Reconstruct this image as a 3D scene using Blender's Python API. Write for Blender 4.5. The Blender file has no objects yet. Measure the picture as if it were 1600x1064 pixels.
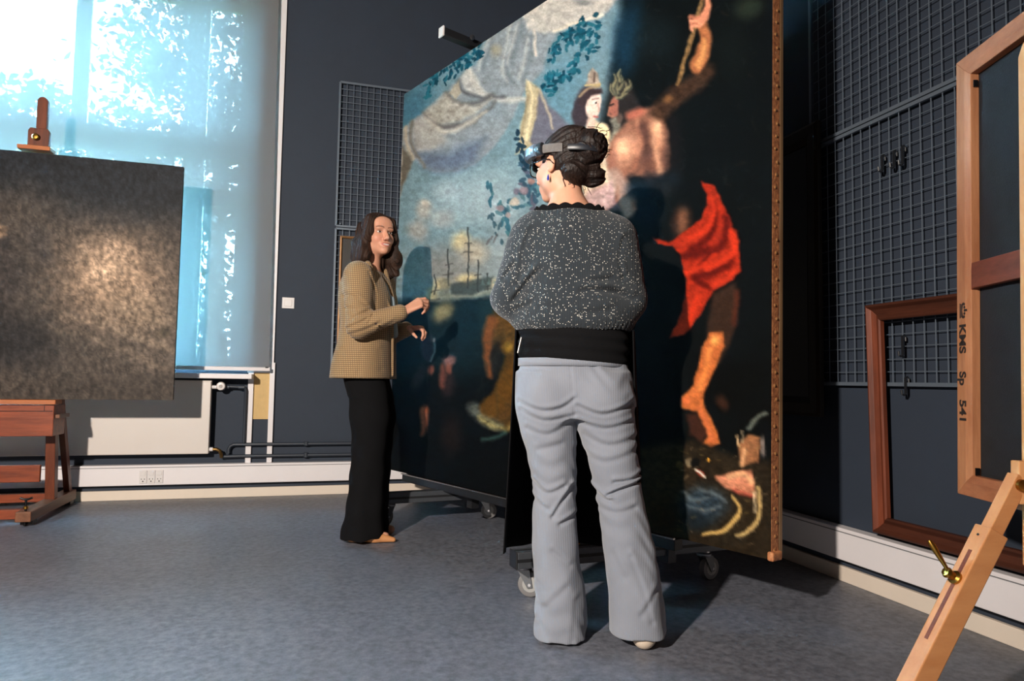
import bpy, math, random
import numpy as np
from mathutils import Vector, Matrix

random.seed(7); np.random.seed(7)
scene = bpy.context.scene
COL = scene.collection

# ------------------------------------------------------------------ camera
YAW, PITCH, ROLL = math.radians(16.0755), math.radians(3.4269), math.radians(0.93)
_F = Vector((math.sin(YAW)*math.cos(PITCH), math.cos(YAW)*math.cos(PITCH), math.sin(PITCH)))
_R = Vector((math.cos(YAW), -math.sin(YAW), 0)); _U = _R.cross(_F)
_R2 = _R*math.cos(ROLL) + _U*math.sin(ROLL); _U2 = _R2.cross(_F)
cam_data = bpy.data.cameras.new('camera'); cam = bpy.data.objects.new('camera', cam_data); COL.objects.link(cam)
cam_data.sensor_fit = 'HORIZONTAL'; cam_data.sensor_width = 36.0; cam_data.lens = 36.0*1060/1600
cam_data.clip_start = 0.02; cam_data.clip_end = 300
cam.matrix_world = Matrix(((_R2.x, _U2.x, -_F.x, 0), (_R2.y, _U2.y, -_F.y, 0), (_R2.z, _U2.z, -_F.z, 0.85), (0, 0, 0, 1)))
scene.camera = cam

# ------------------------------------------------------------------ light and exposure
world = bpy.data.worlds.new('sky'); scene.world = world; world.use_nodes = True
wn = world.node_tree.nodes; wl = world.node_tree.links
bg = wn['Background']; bg.inputs['Color'].default_value = (0.34, 0.72, 1.0, 1); bg.inputs['Strength'].default_value = 170.0
def light(name, kind, loc, energy, color, **kw):
    d = bpy.data.lights.new(name, kind); o = bpy.data.objects.new(name, d); COL.objects.link(o)
    o.location = loc; d.energy = energy; d.color = color
    for k, v in kw.items(): setattr(d, k, v)
    return o
key = light('studio_lamp', 'SPOT', (-1.72, -0.25, 2.03), 1200, (1.0, 0.90, 0.80), shadow_soft_size=0.06, spot_size=math.radians(150), spot_blend=1.0)
key.rotation_euler = (Vector((-0.35, 5.0, 0.55)) - key.location).to_track_quat('-Z', 'Y').to_euler()
scene.view_settings.view_transform = 'Standard'; scene.view_settings.look = 'None'
scene.view_settings.exposure = 0.0; scene.view_settings.gamma = 1.0; scene.view_settings.use_curve_mapping = False

# ------------------------------------------------------------------ helpers
def lin(c):
    return tuple((v/255/12.92 if v/255 <= 0.04045 else ((v/255+0.055)/1.055)**2.4) for v in c)
MATS = {}
def mat(name, rgb, rough=0.6, metal=0.0, var=0.0, vscale=8.0, bump=0.0, bscale=60.0, stretch=(1, 1, 1), spec=0.5, attr=None, rgb2=None, sheen=0.0, coat=0.0):
    """procedural material; rgb in sRGB 0-255"""
    if name in MATS: return MATS[name]
    m = bpy.data.materials.new(name); m.use_nodes = True
    n, l = m.node_tree.nodes, m.node_tree.links
    p = n['Principled BSDF']; p.inputs['Roughness'].default_value = rough; p.inputs['Metallic'].default_value = metal
    p.inputs['Specular IOR Level'].default_value = spec
    if sheen: p.inputs['Sheen Weight'].default_value = sheen
    if coat: p.inputs['Coat Weight'].default_value = coat; p.inputs['Coat Roughness'].default_value = 0.25
    c = lin(rgb); tc = n.new('ShaderNodeTexCoord'); mp = n.new('ShaderNodeMapping'); mp.inputs['Scale'].default_value = stretch
    l.new(tc.outputs['Object'], mp.inputs['Vector'])
    src = None
    if attr:
        a = n.new('ShaderNodeAttribute'); a.attribute_name = attr; src = a.outputs['Color']
    if var or rgb2:
        t = n.new('ShaderNodeTexNoise'); t.inputs['Scale'].default_value = vscale; t.inputs['Detail'].default_value = 6; t.inputs['Roughness'].default_value = 0.65
        l.new(mp.outputs['Vector'], t.inputs['Vector'])
        r = n.new('ShaderNodeMapRange'); r.inputs['From Min'].default_value = 0.3; r.inputs['From Max'].default_value = 0.7
        l.new(t.outputs['Fac'], r.inputs['Value'])
        mx = n.new('ShaderNodeMix'); mx.data_type = 'RGBA'
        l.new(r.outputs['Result'], mx.inputs['Factor'])
        if rgb2: c2 = lin(rgb2)
        else: c2 = tuple(v*(1-var) for v in c)
        if src is not None:
            mx.blend_type = 'MULTIPLY'; l.new(src, mx.inputs['A']); mx.inputs['B'].default_value = (1-var, 1-var, 1-var, 1)
        else:
            mx.inputs['A'].default_value = (*c, 1); mx.inputs['B'].default_value = (*c2, 1)
        src = mx.outputs['Result']
    if src is not None: l.new(src, p.inputs['Base Color'])
    else: p.inputs['Base Color'].default_value = (*c, 1)
    if bump:
        t2 = n.new('ShaderNodeTexNoise'); t2.inputs['Scale'].default_value = bscale; t2.inputs['Detail'].default_value = 4
        l.new(mp.outputs['Vector'], t2.inputs['Vector'])
        b = n.new('ShaderNodeBump'); b.inputs['Strength'].default_value = bump; b.inputs['Distance'].default_value = 0.004
        l.new(t2.outputs['Fac'], b.inputs['Height']); l.new(b.outputs['Normal'], p.inputs['Normal'])
    MATS[name] = m
    return m

def wood(name, rgb, rgb2, axis='Z', rough=0.5, scale=14, spec=0.4):
    st = {'X': (0.12, 1, 1), 'Y': (1, 0.12, 1), 'Z': (1, 1, 0.12)}[axis]
    return mat(name, rgb, rough=rough, rgb2=rgb2, vscale=scale*2, bump=0.15, bscale=scale*6, stretch=st, spec=spec)

WLOC = {}
def wloc(o): return WLOC.get(o.name, Vector((0, 0, 0)))
def tag(o, label=None, cat=None, group=None, kind=None):
    if label: o['label'] = label
    if cat: o['category'] = cat
    if group: o['group'] = group
    if kind: o['kind'] = kind
    return o
def empty(name, loc, label=None, cat=None, group=None, kind=None, parent=None):
    o = bpy.data.objects.new(name, None); COL.objects.link(o); o.empty_display_size = 0.1
    WLOC[o.name] = Vector(loc)
    if parent: o.parent = parent; o.location = Vector(loc) - wloc(parent)
    else: o.location = loc
    return tag(o, label, cat, group, kind)

class MB:
    """collects shapes in world coordinates into ONE mesh"""
    def __init__(s): s.v = []; s.f = []
    def add(s, vs, fs):
        o = len(s.v); s.v += [tuple(p) for p in vs]; s.f += [tuple(i+o for i in f) for f in fs]; return s
    def box(s, x0, x1, y0, y1, z0, z1):
        vs = [(x, y, z) for z in (z0, z1) for y in (y0, y1) for x in (x0, x1)]
        return s.add(vs, [(0, 2, 3, 1), (4, 5, 7, 6), (0, 1, 5, 4), (2, 6, 7, 3), (0, 4, 6, 2), (1, 3, 7, 5)])
    def obox(s, c, ax, ay, az):
        c, ax, ay, az = map(Vector, (c, ax, ay, az))
        vs = [c + ax*i + ay*j + az*k for k in (-1, 1) for j in (-1, 1) for i in (-1, 1)]
        fs = [(0, 2, 3, 1), (4, 5, 7, 6), (0, 1, 5, 4), (2, 6, 7, 3), (0, 4, 6, 2), (1, 3, 7, 5)]
        if ax.cross(ay).dot(az) < 0: fs = [f[::-1] for f in fs]
        return s.add(vs, fs)
    def bar(s, p0, p1, w, h, up=(0, 0, 1)):
        p0, p1 = Vector(p0), Vector(p1); d = (p1-p0); L = d.length; d.normalize()
        a = d.cross(Vector(up)).normalized(); b = a.cross(d)
        return s.obox((p0+p1)/2, d*L/2, a*w/2, b*h/2)
    def cyl(s, p0, p1, r, seg=16, r1=None):
        p0, p1 = Vector(p0), Vector(p1); d = (p1-p0).normalized(); r1 = r if r1 is None else r1
        a = d.orthogonal().normalized(); b = d.cross(a)
        vs = []
        for p, rr in ((p0, r), (p1, r1)):
            for i in range(seg):
                t = 2*math.pi*i/seg; vs.append(p + (a*math.cos(t)+b*math.sin(t))*rr)
        fs = [(i, (i+1) % seg, seg+(i+1) % seg, seg+i) for i in range(seg)] + [tuple(range(seg-1, -1, -1)), tuple(range(seg, 2*seg))]
        return s.add(vs, fs)
    def tube(s, pts, r, seg=8, closed=False):
        pts = [Vector(p) for p in pts]; n = len(pts); rs = r if isinstance(r, (list, tuple)) else [r]*n
        ref = None; vs = []
        for i, p in enumerate(pts):
            if closed: d = (pts[(i+1) % n]-pts[i-1]).normalized()
            else: d = (pts[min(i+1, n-1)]-pts[max(i-1, 0)]).normalized()
            a = (d.orthogonal() if ref is None else ref - d*ref.dot(d)).normalized(); ref = a; b = d.cross(a)
            for k in range(seg):
                t = 2*math.pi*k/seg; vs.append(p + (a*math.cos(t)+b*math.sin(t))*rs[i])
        fs = []
        for i in range(n if closed else n-1):
            j = (i+1) % n
            for k in range(seg):
                k2 = (k+1) % seg; fs.append((i*seg+k, i*seg+k2, j*seg+k2, j*seg+k))
        if not closed: fs += [tuple(range(seg-1, -1, -1)), tuple(range((n-1)*seg, n*seg))]
        return s.add(vs, fs)
    def lathe(s, base, axis, prof, seg=20):
        base, ax = Vector(base), Vector(axis).normalized(); a = ax.orthogonal().normalized(); b = ax.cross(a)
        vs = []
        for (r, h) in prof:
            for k in range(seg):
                t = 2*math.pi*k/seg; vs.append(base + ax*h + (a*math.cos(t)+b*math.sin(t))*max(r, 1e-5))
        n = len(prof); fs = []
        for i in range(n-1):
            for k in range(seg):
                k2 = (k+1) % seg; fs.append((i*seg+k, i*seg+k2, (i+1)*seg+k2, (i+1)*seg+k))
        fs += [tuple(range(seg-1, -1, -1)), tuple(range((n-1)*seg, n*seg))]
        return s.add(vs, fs)
    def prism(s, poly, d):
        """poly: list of 3D points (planar), extruded by vector d"""
        poly = [Vector(p) for p in poly]; d = Vector(d); n = len(poly)
        nn = Vector((0, 0, 0))
        for i in range(n): nn += poly[i].cross(poly[(i+1) % n])
        if nn.dot(d) > 0: poly = poly[::-1]
        vs = poly + [p+d for p in poly]
        fs = [tuple(range(n)), tuple(range(2*n-1, n-1, -1))] + [((i+1) % n, i, n+i, n+(i+1) % n) for i in range(n)]
        return s.add(vs, fs)
    def sheet(s, P):
        """P: rows x cols grid of points"""
        r, c = len(P), len(P[0]); vs = [p for row in P for p in row]
        return s.add(vs, [(i*c+j, i*c+j+1, (i+1)*c+j+1, (i+1)*c+j) for i in range(r-1) for j in range(c-1)])
    def build(s, name, m, parent=None, smooth=False, bevel=0.0, solid=0.0, label=None, cat=None, group=None, kind=None, origin=None, bseg=2, subsurf=0):
        if parent is not None: off = wloc(parent)
        elif origin is not None: off = Vector(origin)
        else:
            xs = list(zip(*s.v)); off = Vector(((min(xs[0])+max(xs[0]))/2, (min(xs[1])+max(xs[1]))/2, min(xs[2])))
        me = bpy.data.meshes.new(name)
        me.from_pydata([(p[0]-off.x, p[1]-off.y, p[2]-off.z) for p in s.v], [], s.f); me.update()
        if m: me.materials.append(m)
        o = bpy.data.objects.new(name, me); COL.objects.link(o)
        WLOC[o.name] = off.copy()
        if parent is not None: o.parent = parent
        else: o.location = off
        if smooth:
            me.polygons.foreach_set('use_smooth', [True]*len(me.polygons))
            if smooth != 'all': me.set_sharp_from_angle(angle=math.radians(40))
        if solid:
            md = o.modifiers.new('thickness', 'SOLIDIFY'); md.thickness = solid; md.offset = 0
        if bevel:
            md = o.modifiers.new('edge', 'BEVEL'); md.width = bevel; md.segments = bseg; md.limit_method = 'ANGLE'; md.harden_normals = False
        if subsurf:
            md = o.modifiers.new('smooth', 'SUBSURF'); md.levels = subsurf; md.render_levels = subsurf
        return tag(o, label, cat, group, kind)

def instance(o, parent, loc, rot=None):
    c = o.copy(); COL.objects.link(c); c.parent = parent; c.location = loc
    if rot: c.rotation_euler = rot
    return c

# ------------------------------------------------------------------ signed distance fields (bodies, clothing, hair)
def catmull(st, n=80):
    st = np.array(st, float); z = st[:, 0]; out = []
    zz = np.linspace(z[0], z[-1], n)
    for zc in zz:
        i = min(max(np.searchsorted(z, zc)-1, 0), len(z)-2); t = (zc-z[i])/(z[i+1]-z[i])
        p0 = st[max(i-1, 0)]; p1 = st[i]; p2 = st[i+1]; p3 = st[min(i+2, len(z)-1)]
        m1 = (p2-p0)/max(p2[0]-p0[0], 1e-6)*(p2[0]-p1[0]); m2 = (p3-p1)/max(p3[0]-p1[0], 1e-6)*(p2[0]-p1[0])
        v = (2*t**3-3*t**2+1)*p1+(t**3-2*t**2+t)*m1+(-2*t**3+3*t**2)*p2+(t**3-t**2)*m2; v[0] = zc; out.append(v)
    return np.array(out)

def f_ell(c, r):
    c = np.array(c); r = np.array(r)
    def fn(X, Y, Z):
        x, y, z = (X-c[0]), (Y-c[1]), (Z-c[2])
        k0 = np.sqrt((x/r[0])**2+(y/r[1])**2+(z/r[2])**2); k1 = np.sqrt((x/r[0]**2)**2+(y/r[1]**2)**2+(z/r[2]**2)**2)+1e-9
        return k0*(k0-1)/k1
    return fn, c-r, c+r
def f_cone(a, b, ra, rb):
    a = np.array(a, float); b = np.array(b, float); d = b-a; L = d@d+1e-12; R = max(ra, rb)
    def fn(X, Y, Z):
        t = np.clip(((X-a[0])*d[0]+(Y-a[1])*d[1]+(Z-a[2])*d[2])/L, 0, 1)
        return np.sqrt((X-a[0]-t*d[0])**2+(Y-a[1]-t*d[1])**2+(Z-a[2]-t*d[2])**2)-(ra+t*(rb-ra))
    return fn, np.minimum(a, b)-R, np.maximum(a, b)+R
def f_loft(st, ang=0.0, pw=2.0):
    """st rows: z, cx, cy, rx, ry ; ang rotates the section"""
    s = catmull(st); ca, sa = math.cos(ang), math.sin(ang); R = max(s[:, 3].max(), s[:, 4].max())
    def fn(X, Y, Z):
        z = np.broadcast_to(Z, np.broadcast(X, Y, Z).shape)
        cx, cy, rx, ry = [np.interp(Z, s[:, 0], s[:, k]) for k in (1, 2, 3, 4)]
        x = X-cx; y = Y-cy; u = x*ca+y*sa; v = -x*sa+y*ca
        d = ((np.abs(u/rx)**pw+np.abs(v/ry)**pw)**(1/pw)-1)*np.minimum(rx, ry)
        return np.maximum(d, np.maximum(s[0, 0]-z, z-s[-1, 0]))
    return fn, np.array([s[:, 1].min()-R, s[:, 2].min()-R, s[0, 0]]), np.array([s[:, 1].max()+R, s[:, 2].max()+R, s[-1, 0]])

class SDF:
    def __init__(s, lo, hi, res):
        s.lo = np.array(lo, float); s.res = res; s.n = np.ceil((np.array(hi)-s.lo)/res).astype(int)+1
        s.ax = [s.lo[i]+np.arange(s.n[i])*res for i in range(3)]
        s.f = np.full(s.n, 1.0, np.float32)
    def grids(s, lo, hi):
        sl = []
        for i in range(3):
            a = int(np.clip(np.floor((lo[i]-s.lo[i])/s.res), 0, s.n[i])); b = int(np.clip(np.ceil((hi[i]-s.lo[i])/s.res)+1, 0, s.n[i])); sl.append(slice(a, b))
        X = s.ax[0][sl[0]][:, None, None]; Y = s.ax[1][sl[1]][None, :, None]; Z = s.ax[2][sl[2]][None, None, :]
        return tuple(sl), X, Y, Z
    def add(s, prim, k=0.02, op='u', xf=None):
        fn, lo, hi = prim; m = k + 4*s.res
        if xf is not None:
            R, t = xf; cs = np.array([[(lo, hi)[i][0], (lo, hi)[j][1], (lo, hi)[q][2]] for i in (0, 1) for j in (0, 1) for q in (0, 1)])@R.T+t
            lo, hi = cs.min(0), cs.max(0)
        sl, X, Y, Z = s.grids(lo-m, hi+m)
        a = s.f[sl]
        if a.size == 0: return s
        if xf is not None:
            x, y, z = X-t[0], Y-t[1], Z-t[2]
            X, Y, Z = (R[0, 0]*x+R[1, 0]*y+R[2, 0]*z, R[0, 1]*x+R[1, 1]*y+R[2, 1]*z, R[0, 2]*x+R[1, 2]*y+R[2, 2]*z)
        d = fn(X, Y, Z)
        if op == 'u':
            h = np.maximum(k-np.abs(a-d), 0)/max(k, 1e-6); s.f[sl] = np.minimum(a, d)-h*h*k/4
        else:
            d = -d; h = np.maximum(k-np.abs(a-d), 0)/max(k, 1e-6); s.f[sl] = np.maximum(a, d)+h*h*k/4
        return s
    def disp(s, fn, lo=None, hi=None):
        lo = s.lo if lo is None else np.array(lo); hi = s.lo+s.n*s.res if hi is None else np.array(hi)
        sl, X, Y, Z = s.grids(lo, hi); s.f[sl] += fn(X, Y, Z).astype(np.float32); return s
    def nets(s):
        f = s.f; f[0] = f[-1] = 1; f[:, 0] = f[:, -1] = 1; f[:, :, 0] = f[:, :, -1] = 1
        ins = f < 0; nx, ny, nz = f.shape
        c = np.zeros((nx-1, ny-1, nz-1), np.int8)
        for i in (0, 1):
            for j in (0, 1):
                for k in (0, 1): c += ins[i:nx-1+i, j:ny-1+j, k:nz-1+k]
        act = (c > 0) & (c < 8); idx = np.argwhere(act); N = len(idx)
        vid = np.full(act.shape, -1, np.int64); vid[act] = np.arange(N)
        acc = np.zeros((N, 3)); cnt = np.zeros(N)
        for ax in range(3):
            o1, o2 = [q for q in range(3) if q != ax]
            for u in (0, 1):
                for v in (0, 1):
                    p = idx.copy(); p[:, o1] += u; p[:, o2] += v; q = p.copy(); q[:, ax] += 1
                    fa = f[p[:, 0], p[:, 1], p[:, 2]]; fb = f[q[:, 0], q[:, 1], q[:, 2]]
                    cr = (fa < 0) != (fb < 0); t = np.where(cr, fa/np.where(cr, fa-fb, 1), 0)
                    pos = p.astype(float); pos[:, ax] += t; acc += pos*cr[:, None]; cnt += cr
        V = s.lo+acc/cnt[:, None]*s.res
        Q = []
        for ax in range(3):
            o1, o2 = [(1, 2), (2, 0), (0, 1)][ax]
            a = [slice(None)]*3; b = [slice(None)]*3; a[ax] = slice(0, -1); b[ax] = slice(1, None)
            ia, ib = ins[tuple(a)], ins[tuple(b)]; e = np.argwhere(ia != ib)
            e = e[(e[:, o1] > 0) & (e[:, o2] > 0) & (e[:, o1] < f.shape[o1]-1) & (e[:, o2] < f.shape[o2]-1)]
            def g(d1, d2):
                p = e.copy(); p[:, o1] -= d1; p[:, o2] -= d2; return vid[p[:, 0], p[:, 1], p[:, 2]]
            q = np.stack([g(1, 1), g(0, 1), g(0, 0), g(1, 0)], 1); fl = ~ia[e[:, 0], e[:, 1], e[:, 2]]
            q[fl] = q[fl][:, ::-1]; Q.append(q)
        return V, np.concatenate(Q)
    def build(s, name, m, parent, color=None, smooth_it=1):
        V, Q = s.nets()
        for _ in range(smooth_it):
            acc = np.zeros_like(V); cnt = np.zeros(len(V))
            for a, b in ((0, 1), (1, 2), (2, 3), (3, 0)):
                np.add.at(acc, Q[:, a], V[Q[:, b]]); np.add.at(acc, Q[:, b], V[Q[:, a]]); np.add.at(cnt, Q[:, a], 1); np.add.at(cnt, Q[:, b], 1)
            V = V*0.5+0.5*acc/np.maximum(cnt, 1)[:, None]
        return np_mesh(name, V, Q, m, parent, color(V) if color else None)

def np_mesh(name, V, Q, m, parent=None, C=None, loc=None):
    me = bpy.data.meshes.new(name); n = len(V); k = len(Q)
    me.vertices.add(n); me.vertices.foreach_set('co', np.asarray(V, np.float32).ravel())
    me.loops.add(k*4); me.loops.foreach_set('vertex_index', np.asarray(Q, np.int32).ravel())
    me.polygons.add(k); me.polygons.foreach_set('loop_start', np.arange(0, 4*k, 4, dtype=np.int32)); me.polygons.foreach_set('loop_total', np.full(k, 4, np.int32))
    me.update(calc_edges=True); me.validate(); me.polygons.foreach_set('use_smooth', np.ones(len(me.polygons), bool))
    if C is not None:
        a = me.color_attributes.new('Col', 'FLOAT_COLOR', 'POINT'); a.data.foreach_set('color', np.concatenate([C, np.ones((n, 1))], 1).astype(np.float32).ravel())
    me.materials.append(m)
    o = bpy.data.objects.new(name, me); COL.objects.link(o)
    WLOC[o.name] = wloc(parent).copy() if parent is not None else Vector((0, 0, 0))
    if parent is not None: o.parent = parent
    if loc is not None: o.location = loc
    return o

def vnoise(x, y, seed=0):
    """2-D value noise in numpy"""
    rs = np.random.RandomState(seed); T = rs.rand(256, 256); xi = np.floor(x).astype(int); yi = np.floor(y).astype(int)
    fx = x-xi; fy = y-yi; fx = fx*fx*(3-2*fx); fy = fy*fy*(3-2*fy)
    g = lambda i, j: T[(xi+i) & 255, (yi+j) & 255]
    return (g(0, 0)*(1-fx)+g(1, 0)*fx)*(1-fy)+(g(0, 1)*(1-fx)+g(1, 1)*fx)*fy
def fbm(x, y, o=4, seed=0):
    s = 0; a = 0.5; t = 0
    for i in range(o): s = s+a*vnoise(x*2**i, y*2**i, seed+i); t += a; a *= 0.5
    return s/t

# ------------------------------------------------------------------ the room
WALL = mat('slate_paint', (45, 54, 68), rough=0.75, var=0.10, vscale=3, bump=0.06, bscale=180)
WHITE = mat('white_paint', (234, 228, 229), rough=0.45, var=0.04, vscale=5)
CREAM = mat('cream_paint', (232, 217, 200), rough=0.5, var=0.06, vscale=6)
PLASTIC = mat('white_plastic', (222, 216, 214), rough=0.35)
CEIL = mat('ceiling_paint', (120, 122, 126), rough=0.9)

def floor_material():
    m = bpy.data.materials.new('grey_linoleum'); m.use_nodes = True
    n, l = m.node_tree.nodes, m.node_tree.links; p = n['Principled BSDF']
    tc = n.new('ShaderNodeTexCoord'); mp = n.new('ShaderNodeMapping'); l.new(tc.outputs['Object'], mp.inputs['Vector'])
    a = n.new('ShaderNodeTexNoise'); a.inputs['Scale'].default_value = 38; a.inputs['Detail'].default_value = 8; a.inputs['Roughness'].default_value = 0.7
    b = n.new('ShaderNodeTexNoise'); b.inputs['Scale'].default_value = 2.2; b.inputs['Detail'].default_value = 4
    for t in (a, b): l.new(mp.outputs['Vector'], t.inputs['Vector'])
    r = n.new('ShaderNodeValToRGB'); r.color_ramp.elements[0].position = 0.33; r.color_ramp.elements[1].position = 0.68
    r.color_ramp.elements[0].color = (*lin((84, 87, 96)), 1); r.color_ramp.elements[1].color = (*lin((132, 135, 146)), 1)
    l.new(a.outputs['Fac'], r.inputs['Fac'])
    mx = n.new('ShaderNodeMix'); mx.data_type = 'RGBA'; mx.blend_type = 'MULTIPLY'; mx.inputs['Factor'].default_value = 0.35
    l.new(r.outputs['Color'], mx.inputs['A']); l.new(b.outputs['Fac'], mx.inputs['B'])
    l.new(mx.outputs['Result'], p.inputs['Base Color'])
    p.inputs['Roughness'].default_value = 0.45; p.inputs['Specular IOR Level'].default_value = 0.7
    bu = n.new('ShaderNodeBump'); bu.inputs['Strength'].default_value = 0.08; bu.inputs['Distance'].default_value = 0.002
    l.new(a.outputs['Fac'], bu.inputs['Height']); l.new(bu.outputs['Normal'], p.inputs['Normal'])
    return m

XL, XR, YF, YB, ZC = -4.2, 2.26, -3.0, 5.22, 4.3
WX0, WX1, WZ0, WZ1 = -4.0, -0.50, 0.90, 3.72
MB().box(XL, XR, YF, YB, -0.15, 0.0).build('floor', floor_material(), kind='structure')
MB().box(XL-.2, XR+.2, YF-.2, YB+.3, ZC, ZC+.2).build('ceiling', CEIL, kind='structure')
b = MB(); b.box(XL, WX0, YB, YB+.3, -.15, ZC); b.box(WX1, XR+.2, YB, YB+.3, -.15, ZC); b.box(WX0, WX1, YB, YB+.3, -.15, WZ0); b.box(WX0, WX1, YB, YB+.3, WZ1, ZC)
b.build('wall_back', WALL, kind='structure')
MB().box(XR, XR+.2, YF, YB, -.15, ZC).build('wall_right', WALL, kind='structure')
MB().box(XL-.2, XL, YF, YB+.3, -.15, ZC).build('wall_left', WALL, kind='structure')
MB().box(XL-.2, XR+.2, YF-.2, YF, -.15, ZC).build('wall_front', WALL, kind='structure')
MB().box(XL, XR, 5.20, YB, 0, .065).build('baseboard_back', CREAM, kind='structure', bevel=.003)
MB().box(2.24, XR, YF, 5.20, 0, .065).build('baseboard_right', CREAM, kind='structure', bevel=.003)

def trunking(name, a):
    x0, x1, y0, y1 = a
    o = MB().box(x0, x1, y0, y1, .104, .240).build(name, WHITE, kind='structure', bevel=.004)
    return o
trunk_back = trunking('trim_1', (XL, XR, 5.155, YB))
trunk_right = trunking('trim_2', (2.200, XR, YF, 5.155))
tag(trunk_back, 'white cable trunking running along the window wall', None, None); tag(trunk_right, 'white cable trunking running along the right wall')
for o_, bx in ((trunk_back, (XL, 2.200, 5.1535, 5.156, .222, .226)), (trunk_right, (2.1985, 2.201, YF, 5.155, .222, .226))):
    MB().box(*bx).build('lid_seam', mat('seam_grey', (120, 120, 122)), o_)

# window casing at the right of the window and the sill
b = MB(); b.box(-.47, -.293, 5.195, YB, .88, WZ1+.1); b.box(-.462, -.425, 5.19, YB, .24, .88); b.box(-.318, -.283, 5.19, YB, .24, .955)
casing = b.build('trim_3', WHITE, kind='structure', bevel=.002)
MB().box(-.425, -.318, 5.212, YB, .548, .88).build('infill_panel', mat('bare_plywood', (214, 178, 116), var=.12, vscale=18), casing, label='bare tan panel between white strips')
MB().box(WX0-.1, -.425, 5.03, 5.50, .835, .870).build('trim_4', WHITE, kind='structure', bevel=.004)
b = MB(); b.box(WX1-.012, WX1, 5.20, 5.52, WZ0, WZ1); b.box(WX0, WX0+.012, 5.20, 5.52, WZ0, WZ1); b.box(WX0, WX1, 5.20, 5.52, WZ1-.012, WZ1)
b.build('trim_5', WHITE, kind='structure')

# window: white timber frame, mullions, transoms and panes
win = empty('window_1', (-2.0, 5.40, WZ0), kind='structure')
WF = mat('white_window_paint', (226, 228, 228), rough=0.4)
def glass():
    m = bpy.data.materials.new('window_glass'); m.use_nodes = True; n, l = m.node_tree.nodes, m.node_tree.links; n.remove(n['Principled BSDF'])
    t = n.new('ShaderNodeBsdfTransparent'); t.inputs['Color'].default_value = (.93, .97, .97, 1); g = n.new('ShaderNodeBsdfGlossy'); g.inputs['Roughness'].default_value = 0.02
    mx = n.new('ShaderNodeMixShader'); mx.inputs[0].default_value = 0.06; l.new(t.outputs[0], mx.inputs[1]); l.new(g.outputs[0], mx.inputs[2]); l.new(mx.outputs[0], n['Material Output'].inputs['Surface'])
    return m
GL = glass()
fr = MB(); x0, x1 = WX0+.012, WX1-.012
fr.box(x0, x0+.075, 5.36, 5.44, WZ0, WZ1-.012); fr.box(x1-.07, x1, 5.36, 5.44, WZ0, WZ1-.012); fr.box(x0+.075, x1-.07, 5.36, 5.44, WZ0, WZ0+.06); fr.box(x0+.075, x1-.07, 5.36, 5.44, WZ1-.08, WZ1-.012)
fr.build('window_frame', WF, win, bevel=.006)
xi0, xi1 = x0+.075, x1-.07
for xa, xb_ in ((-.958, -.870), (-2.80, -2.712)):
    MB().box(xa, xb_, 5.35, 5.45, WZ0+.06, WZ1-.08).build('mullion', WF, win, bevel=.008)
for xa, xb_ in ((xi0, -2.80), (-2.712, -.958), (-.870, xi1)):
    MB().box(xa, xb_, 5.355, 5.445, 2.482, 2.60).build('transom', WF, win, bevel=.006)
MB().box(-.870, xi1, 5.365, 5.435, 2.138, 2.205).build('transom', WF, win, bevel=.006)
MB().box(xi0, -2.80, 5.365, 5.435, 2.138, 2.205).build('transom', WF, win, bevel=.006)
MB().box(-1.692, -1.652, 5.365, 5.435, 2.60, WZ1-.08).build('glazing_bar', WF, win, bevel=.004)
for xa, xb_, za, zb in ((-1.652, -.958, 2.60, WZ1-.08), (-2.712, -1.692, 2.60, WZ1-.08), (xi0, -2.80, 2.60, WZ1-.08), (-.870, xi1, 2.60, WZ1-.08),
                        (-2.712, -.958, WZ0+.06, 2.482), (-.870, xi1, 2.205, 2.482), (-.870, xi1, WZ0+.06, 2.138), (xi0, -2.80, WZ0+.06, 2.138), (xi0, -2.80, 2.205, 2.482)):
    MB().box(xa, xb_, 5.397, 5.403, za, zb).build('pane', GL, win)
    # sash bead round each pane
    s_ = .03; q = MB(); q.box(xa, xa+s_, 5.38, 5.42, za, zb); q.box(xb_-s_, xb_, 5.38, 5.42, za, zb); q.box(xa+s_, xb_-s_, 5.38, 5.42, za, za+s_); q.box(xa+s_, xb_-s_, 5.38, 5.42, zb-s_, zb)
    q.build('sash', WF, win, bevel=.004)

# roller blind: thin screen fabric
def screen_fabric():
    m = bpy.data.materials.new('screen_fabric'); m.use_nodes = True; n, l = m.node_tree.nodes, m.node_tree.links; n.remove(n['Principled BSDF'])
    t = n.new('ShaderNodeBsdfTransparent'); t.inputs['Color'].default_value = (1, 1, 1, 1)
    d = n.new('ShaderNodeBsdfDiffuse'); d.inputs['Color'].default_value = (.36, .36, .37, 1); tr = n.new('ShaderNodeBsdfTranslucent'); tr.inputs['Color'].default_value = (.040, .0435, .0435, 1)
    wv = n.new('ShaderNodeTexWave'); wv.inputs['Scale'].default_value = 220; wv.bands_direction = 'Z'; tc = n.new('ShaderNodeTexCoord'); l.new(tc.outputs['Object'], wv.inputs['Vector'])
    bu = n.new('ShaderNodeBump'); bu.inputs['Strength'].default_value = .05; l.new(wv.outputs['Fac'], bu.inputs['Height']); l.new(bu.outputs['Normal'], d.inputs['Normal'])
    m1 = n.new('ShaderNodeMixShader'); m1.inputs[0].default_value = .5; l.new(d.outputs[0], m1.inputs[1]); l.new(tr.outputs[0], m1.inputs[2])
    m2 = n.new('ShaderNodeMixShader'); m2.inputs[0].default_value = .953; l.new(t.outputs[0], m2.inputs[1]); l.new(m1.outputs[0], m2.inputs[2]); l.new(m2.outputs[0], n['Material Output'].inputs['Surface'])
    return m
blind = empty('roller_blind', (-1.33, 5.13, .885), 'sheer white roller blind pulled down over the tall window', 'blind')
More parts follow.
